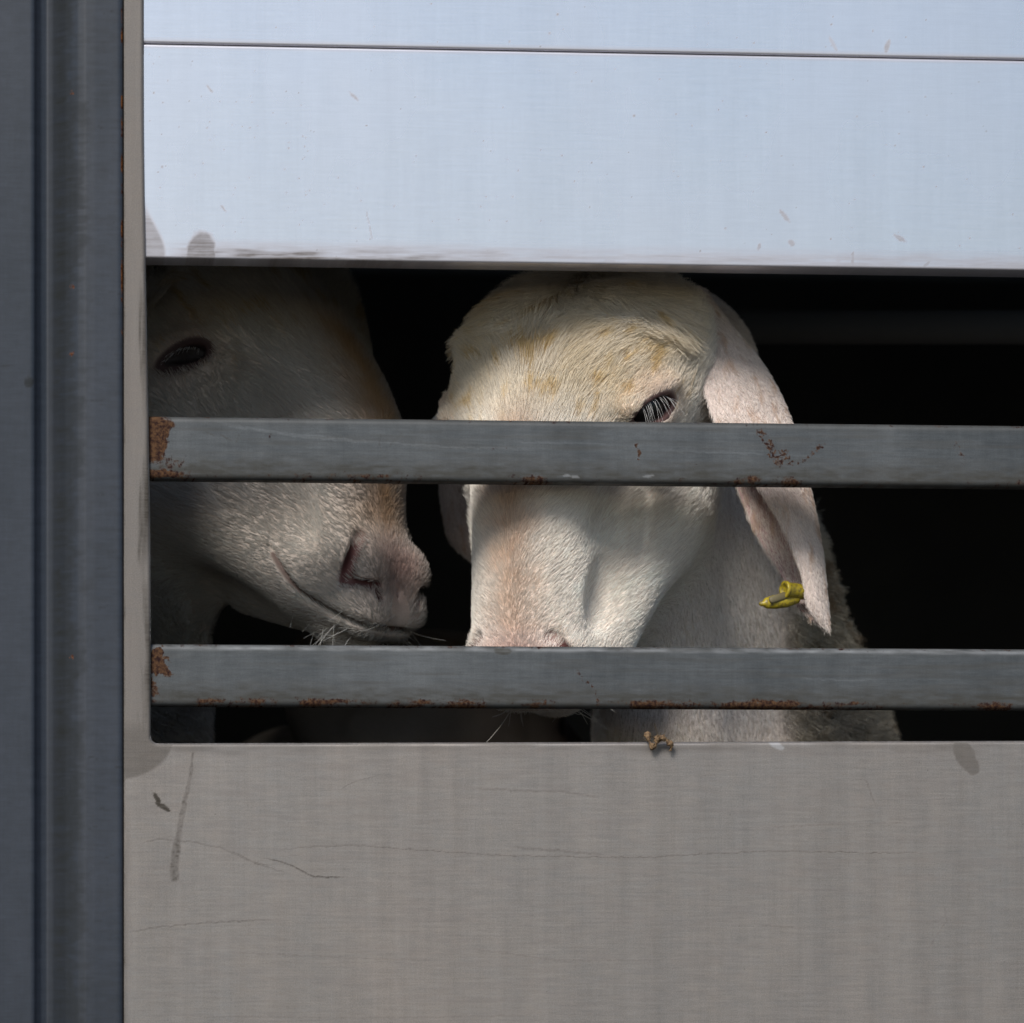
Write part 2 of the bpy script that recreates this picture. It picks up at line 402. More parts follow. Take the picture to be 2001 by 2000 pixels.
# rails: flat tubes with rounded corners, let in behind the sheet
def rail(y0, y1, name, marks):
    xs = axis((250, 2001, 2.5), (2001, 2700, 60))
    h = y1 - y0; r = 11.0; T = 64.0
    prof = []                                                            # (row, off, s) closed loop
    for t in np.linspace(0, 1, 40): prof.append((y0 + r + (h - 2 * r) * t, 0))
    for k in range(1, 7): a = k / 6 * math.pi / 2; prof.append((y1 - r + r * math.sin(a), r - r * math.cos(a)))
    for k in range(1, 4): prof.append((y1, r + (T - 2 * r) * k / 3))
    for k in range(1, 5): a = k / 4 * math.pi / 2; prof.append((y1 - r + r * math.cos(a), T - r + r * math.sin(a)))
    for k in range(1, 4): prof.append((y1 - r - (h - 2 * r) * k / 3, T))
    for k in range(1, 5): a = k / 4 * math.pi / 2; prof.append((y0 + r - r * math.sin(a), T - r + r * math.cos(a)))
    for k in range(1, 4): prof.append((y0, T - r - (T - 2 * r) * k / 3))
    for k in range(1, 6): a = k / 6 * math.pi / 2; prof.append((y0 + r - r * math.cos(a), r - r * math.sin(a)))
    prof = np.array(prof); n = len(prof)
    X = np.repeat(xs, n); Y = np.tile(prof[:, 0], len(xs)); O = np.tile(prof[:, 1], len(xs))
    mk = np.zeros((len(X), 3)); marks(mk, X, Y, y0, y1)
    v = wall(X, RL(X, Y), 14 + O)
    i = np.arange(len(xs) - 1)[:, None] * n; j = np.arange(n)[None, :]; jn = (j + 1) % n
    f = np.stack([i + j, i + jn, i + n + jn, i + n + j], -1).reshape(-1, 4)
    return mesh(name, v, f, M['rail'], trailer, attrs={'marks': mk})

def edge_rust(mk, X, Y, y0, y1, seed, bot=.5, top=.25):
    n = fbm(np.stack([X / 70, X * 0, X * 0], -1), seed); n2 = fbm(np.stack([X / 25, Y / 6, X * 0], -1), seed + 1)
    mk[:, 1] = np.maximum(mk[:, 1], (bot - .14 + .42 * n + .25 * n2) * sstep(Y, y1 - 30, y1 - 8))
    mk[:, 1] = np.maximum(mk[:, 1], (top + .25 * n2) * (1 - sstep(Y, y0 + 3, y0 + 15)))
    mk[:, 0] = np.maximum(mk[:, 0], np.clip(.62 * sstep(Y, y1 - 62, y1 - 12) + .4 * n2 * sstep(Y, y1 - 80, y1 - 20), 0, .7))
    mk[:, 0] = np.maximum(mk[:, 0], .45 * (1 - sstep(Y, y0 + 2, y0 + 20)))
    n3 = fbm(np.stack([X / 140, Y / 9, X * 0], -1), seed + 3)
    mk[:, 0] = np.maximum(mk[:, 0], np.clip(.6 * n3, 0, .5))

def marks_rail1(mk, X, Y, y0, y1):
    edge_rust(mk, X, Y, y0, y1, 41, .52, .34)
    blob_mark(mk, 1, X, Y, 305, 850, 28, 62, .85, edge=.5, rag=.6, fr=26); blob_mark(mk, 1, X, Y, 325, 828, 18, 14, .7, edge=.6, fr=12)
    blob_mark(mk, 1, X, Y, 330, 905, 40, 20, .5, edge=.7, fr=12); blob_mark(mk, 1, X, Y, 290, 925, 60, 10, .8, edge=.4)
    L = lambda x: -(x - 290) * 20 / 1711
    for pts, w_, a in (([(1488, 845), (1505, 865), (1512, 890), (1525, 905)], 10, .62), ([(1512, 890), (1540, 888)], 12, .6), ([(1545, 907), (1570, 903), (1600, 878), (1612, 868)], 5, .6),
                       ([(1246, 868), (1252, 897)], 3, .7), ([(955, 880), (992, 874)], 4, .42), ([(528, 850), (545, 878)], 5, .4), ([(1868, 865), (1884, 893), (1888, 905)], 7, .5), ([(1455, 832), (1560, 830)], 5, .4), ([(1350, 905), (1360, 912)], 4, .5)):
        pts = [(x, y + L(x)) for x, y in pts]
        line_mark(mk, 1, X, Y, pts, w_, w_, a, soft=5, taper=False)
    for pts in ([(420, 822), (520, 838), (700, 856), (900, 868), (1100, 868)], [(1290, 868), (1400, 872), (1500, 873)], [(1000, 855), (1200, 858)], [(420, 826), (600, 851), (740, 861)]):
        line_mark(mk, 2, X, Y, pts, .7, .7, .11, soft=2)
    for cx, cy in ((1110, 921), (1125, 923), (1272, 919), (1266, 921)): blob_mark(mk, 2, X, Y, cx, cy, 8, 2.5, .3, fr=3, edge=.3)
    for a, b_ in (((430, 845), (455, 860)), ((398, 838), (420, 850)), ((470, 845), (460, 866)), ((745, 840), (742, 868)), ((760, 868), (790, 838))):
        line_mark(mk, 0, X, Y, [a, b_], .8, .8, .5)

def marks_rail2(mk, X, Y, y0, y1):
    edge_rust(mk, X, Y, y0, y1, 51, .58, .34)
    blob_mark(mk, 1, X, Y, 308, 1300, 20, 32, .9, edge=.5, rag=.9, fr=12); blob_mark(mk, 1, X, Y, 328, 1316, 12, 9, .7, edge=.5, rag=.5, fr=8); blob_mark(mk, 1, X, Y, 300, 1345, 18, 20, .62, edge=.5, rag=.8, fr=10)
    for pts, w_, a in (([(1128, 1303), (1142, 1325), (1158, 1336), (1170, 1358), (1172, 1372)], 3.5, .5), ([(1066, 1350), (1068, 1368)], 3, .5)):
        line_mark(mk, 1, X, Y, pts, w_, w_, a, soft=5, taper=False)
    blob_mark(mk, 0, X, Y, 985, 1268, 18, 7, .75, fr=6, edge=.2)
    n = fbm(np.stack([X / 30, Y / 5, X * 0], -1), 61)
    mk[:, 2] = np.maximum(mk[:, 2], np.clip(.25 * n + .12, 0, .3) * (1 - sstep(np.abs(Y - y0 - 6), 2, 9)))
    line_mark(mk, 2, X, Y, [(1560, 1318), (1640, 1322), (1740, 1320)], .8, .8, .1, soft=2)
rail(812, 935, 'rail', marks_rail1)
rail(1258, 1379, 'rail', marks_rail2)

# corner post: folded steel profile, extruded
def post():
    prof = [(-500, 30), (-200, 30), (40, 30), (62, 30), (67, 32), (72, 39), (80, 46), (92, 50), (104, 44), (116, 31), (128, 16), (140, 6), (152, -2), (166, -7), (185, -8), (232, -8), (238, -6), (241, 2), (241, 14)]
    pf = np.array(prof, float); 
    seg = np.concatenate([[0], np.cumsum(np.hypot(np.diff(pf[:, 0]), np.diff(pf[:, 1])))]); tt = np.concatenate([np.linspace(seg[0], seg[2], 12)[:-1], np.linspace(seg[2], seg[-1], 170)])
    xs = np.interp(tt, seg, pf[:, 0]); off = np.interp(tt, seg, pf[:, 1])
    ke = np.array([1, 2, 3, 2, 1.]) / 9
    for _ in range(2):
        xs[2:-2] = np.convolve(xs, ke, 'valid'); off[2:-2] = np.convolve(off, ke, 'valid')
    ys = axis((-800, -40, 40), (-40, 2040, 4.0), (2040, HZ - G / S + 0, 60))
    X = np.repeat(xs, len(ys)); O = np.repeat(off, len(ys)); Y = np.tile(ys, len(xs))
    mk = np.zeros((len(X), 3))
    n = fbm(np.stack([X / 40, Y / 7, X * 0], -1), 71, 4); n2 = fbm(np.stack([X / 30, Y / 60, X * 0], -1), 72, 3)
    mk[:, 0] = np.clip((.72 * sstep(X, 84, 118) * (1 - sstep(X + 26 * n2 + 40 * n, 132, 178))) * (.8 + .5 * n), 0, .9)
    mk[:, 0] = np.maximum(mk[:, 0], np.clip(.35 * n, 0, .3) * (X > 120))
    r2 = np.random.default_rng(9)
    for _ in range(26):
        x0 = r2.uniform(150, 220); y0 = r2.uniform(0, 2000); line_mark(mk, 0, X, Y, [(x0, y0), (x0 + r2.uniform(10, 50), y0 + r2.uniform(-8, 5))], r2.uniform(.6, 3), .6, r2.uniform(.2, .5))
    blob_mark(mk, 0, X, Y, 57, 744, 10, 10, .6, fr=6); blob_mark(mk, 0, X, Y, 14, 712, 5, 5, .5)
    for cy in (180, 560, 690, 1285): blob_mark(mk, 1, X, Y, 140, cy, 6, 6, .5, fr=5)
    mk[:, 1] = np.maximum(mk[:, 1], (X > 236) * np.clip(.45 + .6 * fbm(np.stack([X * 0, Y / 25, X * 0], -1), 77), 0, .8) * (1 - sstep(Y, 640, 760)))
    ch = np.clip(fbm(np.stack([X / 9, Y / 7, X * 0], -1), 78) - .25, 0, 1) * (np.abs(X - 137) < 22); 
    v = wall(X, Y, O)
    return mesh('corner_post', v, grid_faces(len(xs), len(ys))[:, ::-1], M['post'], trailer, attrs={'marks': mk})
post()

def box(name, u0, u1, n0, n1, v0, v1, m, parent):
    v = np.array([[u, n, w_] for u in (u0, u1) for n in (n0, n1) for w_ in (v0, v1)], float)
    f = np.array([[0, 1, 3, 2], [4, 6, 7, 5], [0, 4, 5, 1], [2, 3, 7, 6], [0, 2, 6, 4], [1, 5, 7, 3]])
    return mesh(name, v, f, m, parent, smooth=False)
top = (HZ + 800) * S
box('roof', -0.42, 1.2, .03, 2.4, top - .03, top, M['inside'], trailer)
box('deck', -0.42, 1.2, .03, 2.4, -0.34, -0.30, M['inside'], trailer)
box('rear_wall', -0.42, 1.2, 2.4, 2.43, -0.34, top, M['inside'], trailer)
box('end_wall', -0.45, -0.42, .03, 2.43, -0.34, top, M['inside'], trailer)
box('end_wall', 1.2, 1.23, .03, 2.43, -0.34, top, M['inside'], trailer)
b = NB('inner_rail_paint'); b.set(Base_Color=(.045, .044, .042, 1), Roughness=.8); M['beam'] = b.m
def cross_beam():
    q = []
    for x in (1380, 2400):
        for k in range(10):
            a = 2 * math.pi * k / 10; q.append((x, 1000 + 30 * math.cos(a), -640 + 34 * math.sin(a)))
    v = P(np.array(q), 1.11)
    c_, s_ = math.cos(-WY), math.sin(-WY); x = v[:, 0] * c_ - v[:, 1] * s_; y = v[:, 0] * s_ + v[:, 1] * c_; v[:, 0] = x; v[:, 1] = y
    f = [[k, (k + 1) % 10, 10 + (k + 1) % 10, 10 + k] for k in range(10)]
    mesh('inner_beam', v, f, M['beam'], trailer)
cross_beam()

# ---------------------------------------------------------------- sheep
def smin(a, b_, k):
    h = np.clip(.5 + .5 * (b_ - a) / k, 0, 1); return b_ + (a - b_) * h - k * h * (1 - h)
def smax(a, b_, k): return -smin(-a, -b_, k)
def ell(p, c, r, rot=None):
    q = p - np.asarray(c, np.float32)
    if rot is not None: q = q @ rot
    r = np.asarray(r, np.float32)
    k0 = np.sqrt(((q / r) ** 2).sum(-1)); k1 = np.sqrt(((q / r ** 2) ** 2).sum(-1)) + 1e-9
    return k0 * (k0 - 1) / k1
def cap(p, a, b_, ra, rb):
    a = np.asarray(a, np.float32); b_ = np.asarray(b_, np.float32); ba = b_ - a
    t = np.clip(((p - a) @ ba) / (ba @ ba), 0, 1)
    return np.sqrt(((p - a - t[..., None] * ba) ** 2).sum(-1)) - (ra + (rb - ra) * t)

#        a     ctop  cbot  halfwidth
EARS = [True]
ML = 110.0                   # how far back the mouth line runs
EL = 48.0                    # half length of the eye opening
SEC = np.array([
    (-14, -112, -126, 8), (-8, -94, -140, 54), (10, -78, -158, 90), (40, -52, -188, 114), (80, -22, -222, 123), (130, 2, -262, 128), (190, 26, -304, 130), (260, 50, -350, 131),
    (340, 70, -372, 134), (420, 84, -412, 148), (500, 90, -440, 166), (580, 90, -452, 188), (660, 84, -446, 210), (740, 70, -440, 222), (820, 34, -420, 214), (890, -36, -375, 182), (940, -118, -320, 130), (962, -190, -250, 20)], float)
_ta = np.linspace(-14, 962, 500)
def _tab(col):
    y = np.interp(_ta, SEC[:, 0], SEC[:, col]); k = np.hanning(21); k /= k.sum()
    yp = np.concatenate([2 * y[0] - y[10:0:-1], y, 2 * y[-1] - y[-2:-12:-1]]); return np.convolve(yp, k, 'valid')
TT, TB, TW = _tab(1), _tab(2), _tab(3)

EYE = np.array([610, 188, -54.]); EYE_R = 51.0
def unit(v): v = np.asarray(v, float); return v / np.linalg.norm(v)
EO = unit((-.22, .90, .38)); ES = np.array([.62, .45, -.64]); ES = unit(ES - EO * (ES @ EO)); EU = np.cross(EO, ES)
if EU[2] < 0: EU = -EU

def head_sdf(p, op=14.0, nos=True):
    """p (...,3) canonical a,b,c ; op = half height of the eye opening"""
    a = p[..., 0]; b0 = p[..., 1]; c = p[..., 2]; b = np.abs(b0)
    ac = np.clip(a, -14, 962)
    ct = np.interp(ac, _ta, TT); cb = np.interp(ac, _ta, TB); wd = np.maximum(np.interp(ac, _ta, TW), 6)
    h = np.maximum((ct - cb) / 2, 6); c0 = ct - h * .84; hh = np.where(c > c0, h * .84, h * 1.16)
    below = np.clip((c0 - c) / (h * 1.16), 0, 1)
    nar = 1 - (.32 - .10 * (1 - sstep(ac, 60, 200))) * below * sstep(ac, 20, 200)
    w_ = wd * nar
    pw = 2.35
    r = ((b / w_) ** pw + (np.abs(c - c0) / hh) ** pw) ** (1 / pw)
    d = (r - 1) * np.minimum(w_, hh) + np.abs(a - ac)
    q = np.stack([a, b, c], -1)
    d = smin(d, ell(q, (640, 150, -30), (120, 62, 54)), 70)            # brow shelf
    d = smin(d, ell(q, EYE - EO * 6, (66, 60, 60)), 34)               # orbit
    d = smin(d, ell(q, (530, 150, -235), (200, 84, 135)), 80)
    d = smin(d, cap(q, (470, 152, -235), (150, 112, -175), 84, 44), 60)         # masseter
    d = smin(d, cap(q, (560, 178, -130), (370, 150, -165), 34, 26), 50)  # facial crest
    d = smin(d, ell(q, (96, 72, -54), (52, 46, 42)), 34)              # nostril wing
    d = smin(d, ell(q, (50, 58, -112), (62, 58, 42)), 34)             # upper lip
    d = smin(d, ell(q, (150, 84, -130), (90, 44, 54)), 40)
    d = smin(d, ell(q, (76, 0, -190), (72, 78, 48)), 30)              # chin
    d = smax(d, -ell(q, (400, 172, -56), (110, 52, 48)), 50)          # hollow in front of the eye
    d = smax(d, -ell(q, (240, 128, -92), (70, 26, 34)), 34)           # behind the nostril
    d = smin(d, ell(np.stack([a, b0, c], -1), (735, 205, -135), (120, 56, 92)), 70) if EARS[0] else smin(d, ell(np.stack([a, b0, c], -1), (780, 150, -70), (190, 90, 120)), 100)            # ear base
    # mouth line
    cm = -116 - 32 * np.clip(a, 0, 230) / 225 - 24 * np.sin(np.pi * np.clip(a, 0, 225) / 225)
    slab = np.maximum(np.abs(c - cm) - 2.0 - 5 * (1 - sstep(a, 0, 200)), -(d + 8 + 12 * (1 - sstep(a, 60, 220)))); slab = np.maximum(slab, a - ML)
    d = smax(d, -slab, 12)
    # nostril comma and philtrum
    if nos:
        d = smax(d, -cap(q, TG[0], TG[1], 15, 11), 26); d = smax(d, -cap(q, TG[1], TG[2], 9, 3), 26)   # tear groove
        no = cap(q, NOS[0], NOS[1], 17, 16)
        for k_, (r0, r1) in enumerate(((14, 12), (10, 9), (8, 6), (6, 4))): no = smin(no, cap(q, NOS[k_ + 1], NOS[k_ + 2], r0, r1), 5)
        d = smax(d, -no, 9)
    d = smax(d, -cap(q, (40, 0, -60), (-4, 0, -120), 5, 5), 9)
    # lids
    e = q - EYE.astype(np.float32)
    eo = e @ EO; es = e @ ES; eu = e @ EU
    lid = np.sqrt((e ** 2).sum(-1)) - (EYE_R + 7)
    d = smin(d, lid, 16)
    fold = cap(q, EYE + EO * 50 - ES * 50 + EU * 24, EYE + EO * 46 + ES * 54 + EU * 30, 11, 9); d = smin(d, fold, 24)
    alm = op * np.sqrt(np.clip(1 - (es / EL) ** 2, 0, 1))
    opn = np.maximum(np.abs(eu + 2) - alm, np.abs(es) - EL + 1); opn = np.maximum(opn, -eo)
    opn = np.maximum(opn, -(np.sqrt((e ** 2).sum(-1)) - EYE_R + 4))
    d = smax(d, -opn, 5)
    return d

def project(q, it=12):
    q = np.array(q, float)
    for _ in range(it):
        d = head_sdf(q, nos=False); g = np.stack([head_sdf(q + np.eye(3)[k] * 2, nos=False) - head_sdf(q - np.eye(3)[k] * 2, nos=False) for k in range(3)], -1)
        g /= np.linalg.norm(g, axis=-1, keepdims=True) + 1e-9; q = q - .8 * d[..., None] * g
    return q
NOS = project([(128, 74, -34), (112, 75, -48), (92, 70, -62), (70, 58, -77), (48, 40, -92), (28, 20, -104)])
TG = project([EYE - ES * 74 - EU * 14 + EO * 30, (450, 190, -120), (340, 160, -165)]); RID = np.array([10, -10, 40.])
def nosd(e): return np.min([cap(e, NOS[k], NOS[k + 1], r_, r_) for k, r_ in enumerate((0, -1, -4, -7, -9))], 0)

def surface_nets(F, gx, gy, gz):
    s = F < 0
    n = s[:-1, :-1, :-1].astype(np.int8)
    cnt = sum(s[i:s.shape[0] - 1 + i, j:s.shape[1] - 1 + j, k:s.shape[2] - 1 + k].astype(np.int8) for i in (0, 1) for j in (0, 1) for k in (0, 1))
    act = (cnt > 0) & (cnt < 8)
    I, J, K = np.nonzero(act); N = len(I)
    idx = -np.ones(act.shape, np.int32); idx[I, J, K] = np.arange(N)
    cor = [(i, j, k) for i in (0, 1) for j in (0, 1) for k in (0, 1)]
    val = {c: F[I + c[0], J + c[1], K + c[2]] for c in cor}
    acc = np.zeros((N, 3)); wt = np.zeros(N)
    for c in cor:
        for ax in range(3):
            if c[ax] == 0:
                c2 = list(c); c2[ax] = 1; c2 = tuple(c2)
                v0, v1 = val[c], val[c2]; m = (v0 < 0) != (v1 < 0)
                t = np.where(m, v0 / np.where(m, v0 - v1, 1), 0)
                p = np.array(c, float)[None, :].repeat(N, 0); p[:, ax] = t
                acc[m] += p[m]; wt[m] += 1
    acc /= wt[:, None]
    def co_(g, i, f): return g[i] + (g[i + 1] - g[i]) * f
    V = np.stack([co_(gx, I, acc[:, 0]), co_(gy, J, acc[:, 1]), co_(gz, K, acc[:, 2])], -1)
    Q = []
    for ax in range(3):
        sl0 = [slice(None)] * 3; sl1 = [slice(None)] * 3; sl0[ax] = slice(0, -1); sl1[ax] = slice(1, None)
        a_, b_ = s[tuple(sl0)], s[tuple(sl1)]; m = a_ != b_
        o1, o2 = [(1, 2), (2, 0), (0, 1)][ax]
        I_, J_, K_ = np.nonzero(m); P_ = np.stack([I_, J_, K_], -1)
        ok = (P_[:, o1] > 0) & (P_[:, o2] > 0) & (P_[:, o1] < s.shape[o1] - 1) & (P_[:, o2] < s.shape[o2] - 1); P_ = P_[ok]
        def at(d1, d2):
            q = P_.copy(); q[:, o1] -= d1; q[:, o2] -= d2; return idx[q[:, 0], q[:, 1], q[:, 2]]
        quad = np.stack([at(1, 1), at(0, 1), at(0, 0), at(1, 0)], -1)
        inside_first = a_[P_[:, 0], P_[:, 1], P_[:, 2]]
        quad[~inside_first] = quad[~inside_first][:, ::-1]
        Q.append(quad)
    return V, np.concatenate(Q)

def vnormals(V, Fq):
    n = np.cross(V[Fq[:, 2]] - V[Fq[:, 0]], V[Fq[:, 3]] - V[Fq[:, 1]])
    vn = np.zeros_like(V)
    for k in range(4): np.add.at(vn, Fq[:, k], n)
    return vn / (np.linalg.norm(vn, axis=1, keepdims=True) + 1e-12), n

def relax(V, Fq, it=2, lam=.5):
    e = np.concatenate([Fq[:, [0, 1]], Fq[:, [1, 2]], Fq[:, [2, 3]], Fq[:, [3, 0]]]); e = np.concatenate([e, e[:, ::-1]])
    for _ in range(it):
        s = np.zeros_like(V); c = np.bincount(e[:, 0], minlength=len(V))[:, None]
        for ax in range(3): s[:, ax] = np.bincount(e[:, 0], weights=V[e[:, 1], ax], minlength=len(V))
        V = V + lam * (s / np.maximum(c, 1) - V)
    return V

def sample_surface(V, VN, Fq, n, dens):
    """random points on quads weighted by area x dens(face centre, normal)"""
    c = V[Fq].mean(1); nn = np.cross(V[Fq[:, 2]] - V[Fq[:, 0]], V[Fq[:, 3]] - V[Fq[:, 1]]) / 2; ar = np.linalg.norm(nn, axis=1)
    fnm = nn / (ar[:, None] + 1e-12)
    wgt = ar * dens(c, fnm); cdf = np.cumsum(wgt); 
    pick = np.searchsorted(cdf, rng.random(n) * cdf[-1]); pick = np.clip(pick, 0, len(Fq) - 1)
    u = rng.random(n)[:, None]; v = rng.random(n)[:, None]; q = Fq[pick]
    def bl(A): return A[q[:, 0]] * (1 - u) * (1 - v) + A[q[:, 1]] * u * (1 - v) + A[q[:, 2]] * u * v + A[q[:, 3]] * (1 - u) * v
    nr = bl(VN); nr /= np.linalg.norm(nr, axis=1, keepdims=True) + 1e-12
    return bl(V), nr

def curves(name, pts, rad, col, m, parent):
    """pts (N,K,3) metres, rad (N,K) metres, col (N,3)"""
    N, K = pts.shape[:2]
    hc = bpy.data.hair_curves.new(name); hc.add_curves([K] * N)
    hc.attributes['position'].data.foreach_set('vector', np.ascontiguousarray(pts, np.float32).ravel())
    ra = hc.attributes.get('radius') or hc.attributes.new('radius', 'FLOAT', 'POINT')
    ra.data.foreach_set('value', np.ascontiguousarray(rad, np.float32).ravel())
    ca = hc.attributes.new('hair_color', 'FLOAT_COLOR', 'CURVE'); c4 = np.ones((N, 4), np.float32); c4[:, :3] = col
    ca.data.foreach_set('color', c4.ravel())
    hc.materials.append(m)
    o = bpy.data.objects.new(name, hc); sc.collection.objects.link(o)
    if parent: o.parent = parent
    return o

def strands(root, nrm, dirt, length, lift, wave=0.0, phase=None, bend=.35, K=5, freq=1.0):
    """root, nrm, dirt (N,3): hairs that leave the skin at `lift` and lie over along dirt"""
    t = dirt - nrm * (dirt * nrm).sum(1, keepdims=True); t /= np.linalg.norm(t, axis=1, keepdims=True) + 1e-9
    side = np.cross(nrm, t)
    s = np.linspace(0, 1, K)[None, :, None]; L = length[:, None, None]
    up = lift[:, None, None]
    p = root[:, None, :] + t[:, None, :] * L * (s * (1 - .25 * up)) + nrm[:, None, :] * L * (up * s - bend * up * s * s) - nrm[:, None, :] * 1.5 * (1 - s)
    if np.any(wave):
        ph = phase[:, None, None]; w_ = np.asarray(wave)[:, None, None] if np.ndim(wave) else wave
        fr = np.asarray(freq)[:, None, None] if np.ndim(freq) else freq
        p = p + side[:, None, :] * w_ * np.sin(ph + s * 6.28 * fr) * s + nrm[:, None, :] * w_ * .7 * np.cos(ph + s * 6.28 * fr) * s
    return p

# hair and skin materials
def hair_mat():
    b = NB('fleece_hair'); at = b.attr('hair_color')
    b.l(at.outputs['Color'], b.b.inputs['Base Color']); b.set(Roughness=.5); b.b.inputs['Specular IOR Level'].default_value = .25
    tr = b.n('ShaderNodeBsdfTranslucent'); b.l(at.outputs['Color'], tr.inputs['Color'])
    mx = b.n('ShaderNodeMixShader'); mx.inputs[0].default_value = .3
    b.l(b.b.outputs[0], mx.inputs[1]); b.l(tr.outputs[0], mx.inputs[2]); b.l(mx.outputs[0], b.out.inputs[0]); return b.m
M['hair'] = hair_mat()
def skin_mat():
    b = NB('sheep_skin'); at = b.attr('skin_color')
    n = b.noise((900, 900, 900), 3); c = b.mix(1.0, at.outputs['Color'], b.ramp(n, .2, .8, .8, 1.1), 'MULTIPLY')
    b.l(c, b.b.inputs['Base Color']); b.set(Roughness=.6); b.b.inputs['Specular IOR Level'].default_value = .3
    b.bump(n, .35, .0004); return b.m
M['skin'] = skin_mat()
b = NB('eye_dark'); b.set(Base_Color=(.010, .008, .008, 1), Roughness=.28); b.b.inputs['Specular IOR Level'].default_value = .35; M['eye'] = b.m
b = NB('ear_tag_plastic'); b.set(Roughness=.42); b.l(b.mix(b.ramp(b.noise((500, 500, 500), 4), .45, .7), (.34, .26, .015, 1), (.09, .07, .02, 1)), b.b.inputs['Base Color']); M['tag'] = b.m

def place(psi, theta, roll, canon, x, row, dep, k, ks=1.0, mz=1.0, far=1.0, sn=1.0, rn=0.0):
    q = pose_from(psi, theta, roll, (0, 0, 0), k, ks); q.mz = mz; q.far = far; q.sn = sn; q.rn = rn; q.o = SP(k, x, row, dep) - q.to(canon); return q
class Pose:
    def __init__(s, n, d, nose, k, ks=1.0):
        s.n = unit(n); d = np.asarray(d, float); s.d = unit(d - s.n * (d @ s.n)); s.l = np.cross(s.d, s.n)
        s.o = np.asarray(nose, float); s.k = k; s.ks = ks
        s.B = np.stack([-s.n, s.l, s.d], 0)           # rows: a, b, c axes
    mz = 1.0; far = 1.0; sn = 1.0; rn = 0.0                               # muzzle width of this animal, fullness of its left brow
    def wf(s, a, b_): return (s.mz + (1 - s.mz) * sstep(a, 60, 420)) * (1 + (s.far - 1) * sstep(a, 230, 430) * (b_ > 0))
    def rs(s, a, c): return s.rn * sstep(a, 140, 330) * sstep(c, -190, 20)
    def to(s, q):
        q = np.array(q, float); q[..., 2] = q[..., 2] + s.rs(q[..., 0], q[..., 2]); q[..., 0] = np.where(q[..., 0] < 112, 112 - (112 - q[..., 0]) * s.sn, q[..., 0]); q[..., 1] = q[..., 1] * s.wf(q[..., 0], q[..., 1]); return s.o + (q * s.ks) @ s.B
    def canon(s, p):
        c = ((p - s.o.astype(p.dtype)) @ s.B.T.astype(p.dtype)) / p.dtype.type(s.ks); c[..., 0] = np.where(c[..., 0] < 112, 112 - (112 - c[..., 0]) / s.sn, c[..., 0]); c[..., 1] /= s.wf(c[..., 0], c[..., 1]).astype(p.dtype)
        if s.rn: c[..., 2] -= s.rs(c[..., 0], c[..., 2] - .6 * s.rn).astype(p.dtype)
        return c
def pose_from(psi, theta, roll, nose, k, ks=1.0):
    """psi: heading of the face, 0 = towards the camera, + = towards image right; theta: nose below level"""
    fwd = np.array([math.sin(psi), -math.cos(psi), 0]); z = np.array([0, 0, 1.])
    n = math.cos(theta) * fwd - math.sin(theta) * z; d = math.sin(theta) * fwd + math.cos(theta) * z
    Rm = np.array(Matrix.Rotation(roll, 3, Vector((0, 1, 0))))
    return Pose(Rm @ n, Rm @ d, nose, k, ks)

WHITE = np.array([.88, .835, .775])
TAN = [((.66, .50, .38), 46., .8)]
def base_color(C, mid=True):
    """colour by place on the head, canonical coordinates (N,3)"""
    a, b_, c = C[:, 0], C[:, 1], C[:, 2]; ab = np.abs(b_)
    n1 = fbm(C / 90, 101); n2 = fbm(C / 28, 102); n3 = fbm(C / np.array([40, 14, 14]), 103)
    col = np.repeat(WHITE[None], len(C), 0)
    def mixc(w_, t): nonlocal col; col = col * (1 - w_[:, None]) + np.array(t) * w_[:, None]
    fore = sstep(a, 480, 620) * sstep(c, -190, -20)
    mixc(fore * np.clip(.58 + .5 * n1, 0, 1), (.78, .67, .48))                      # cream forehead
    mixc(fore * sstep(n2 + .5 * n3, .22, .5) * .75, (.62, .44, .17))                # yellow stains
    mixc(np.exp(-(ab / (TAN[0][1] + 12 * n2)) ** 2) * sstep(a, 90, 180) * (1 - sstep(a, 470, 600)) * sstep(c, -60, 0) * np.clip(TAN[0][2] + .4 * n2, 0, 1), TAN[0][0])   # tan bridge
    mixc(np.exp(-((a - 70) / 60) ** 2) * sstep(c, -130, -70) * np.exp(-(ab / 85) ** 2) * .75, (.62, .38, .34))   # pink nose
    mixc(np.exp(-(np.linalg.norm(np.stack([a - 105, ab - 56, c + 56], -1), axis=1) / 26) ** 2) * .9, (.42, .17, .16))
    mixc(np.exp(-(np.linalg.norm(np.stack([a - EYE[0], ab - EYE[1] - 40, c - EYE[2] - 14], -1), axis=1) / 52) ** 2) * .55, (.66, .48, .46))
    return np.clip(col * (1 + .10 * n2[:, None]), 0, .9)


def SP(k, x, row, dep):
    """point of a thing of size factor k that is seen at photo (x,row) when dep px behind the wall"""
    f = (1 + dep / DPX) / k
    return np.array([1000.5 + (x - 1000.5) * f, dep, -(HZ - (HZ - row) * f)])

def gaxis(lo, a, b_, hi, st, grow=1.18, mx=60):
    core = np.arange(a, b_ + st, st); left = []; x = a; s = st
    while x > lo: s = min(s * grow, mx); x -= s; left.append(x)
    right = []; x = core[-1]; s = st
    while x < hi: s = min(s * grow, mx); x += s; right.append(x)
    return np.concatenate([left[::-1], core, right])

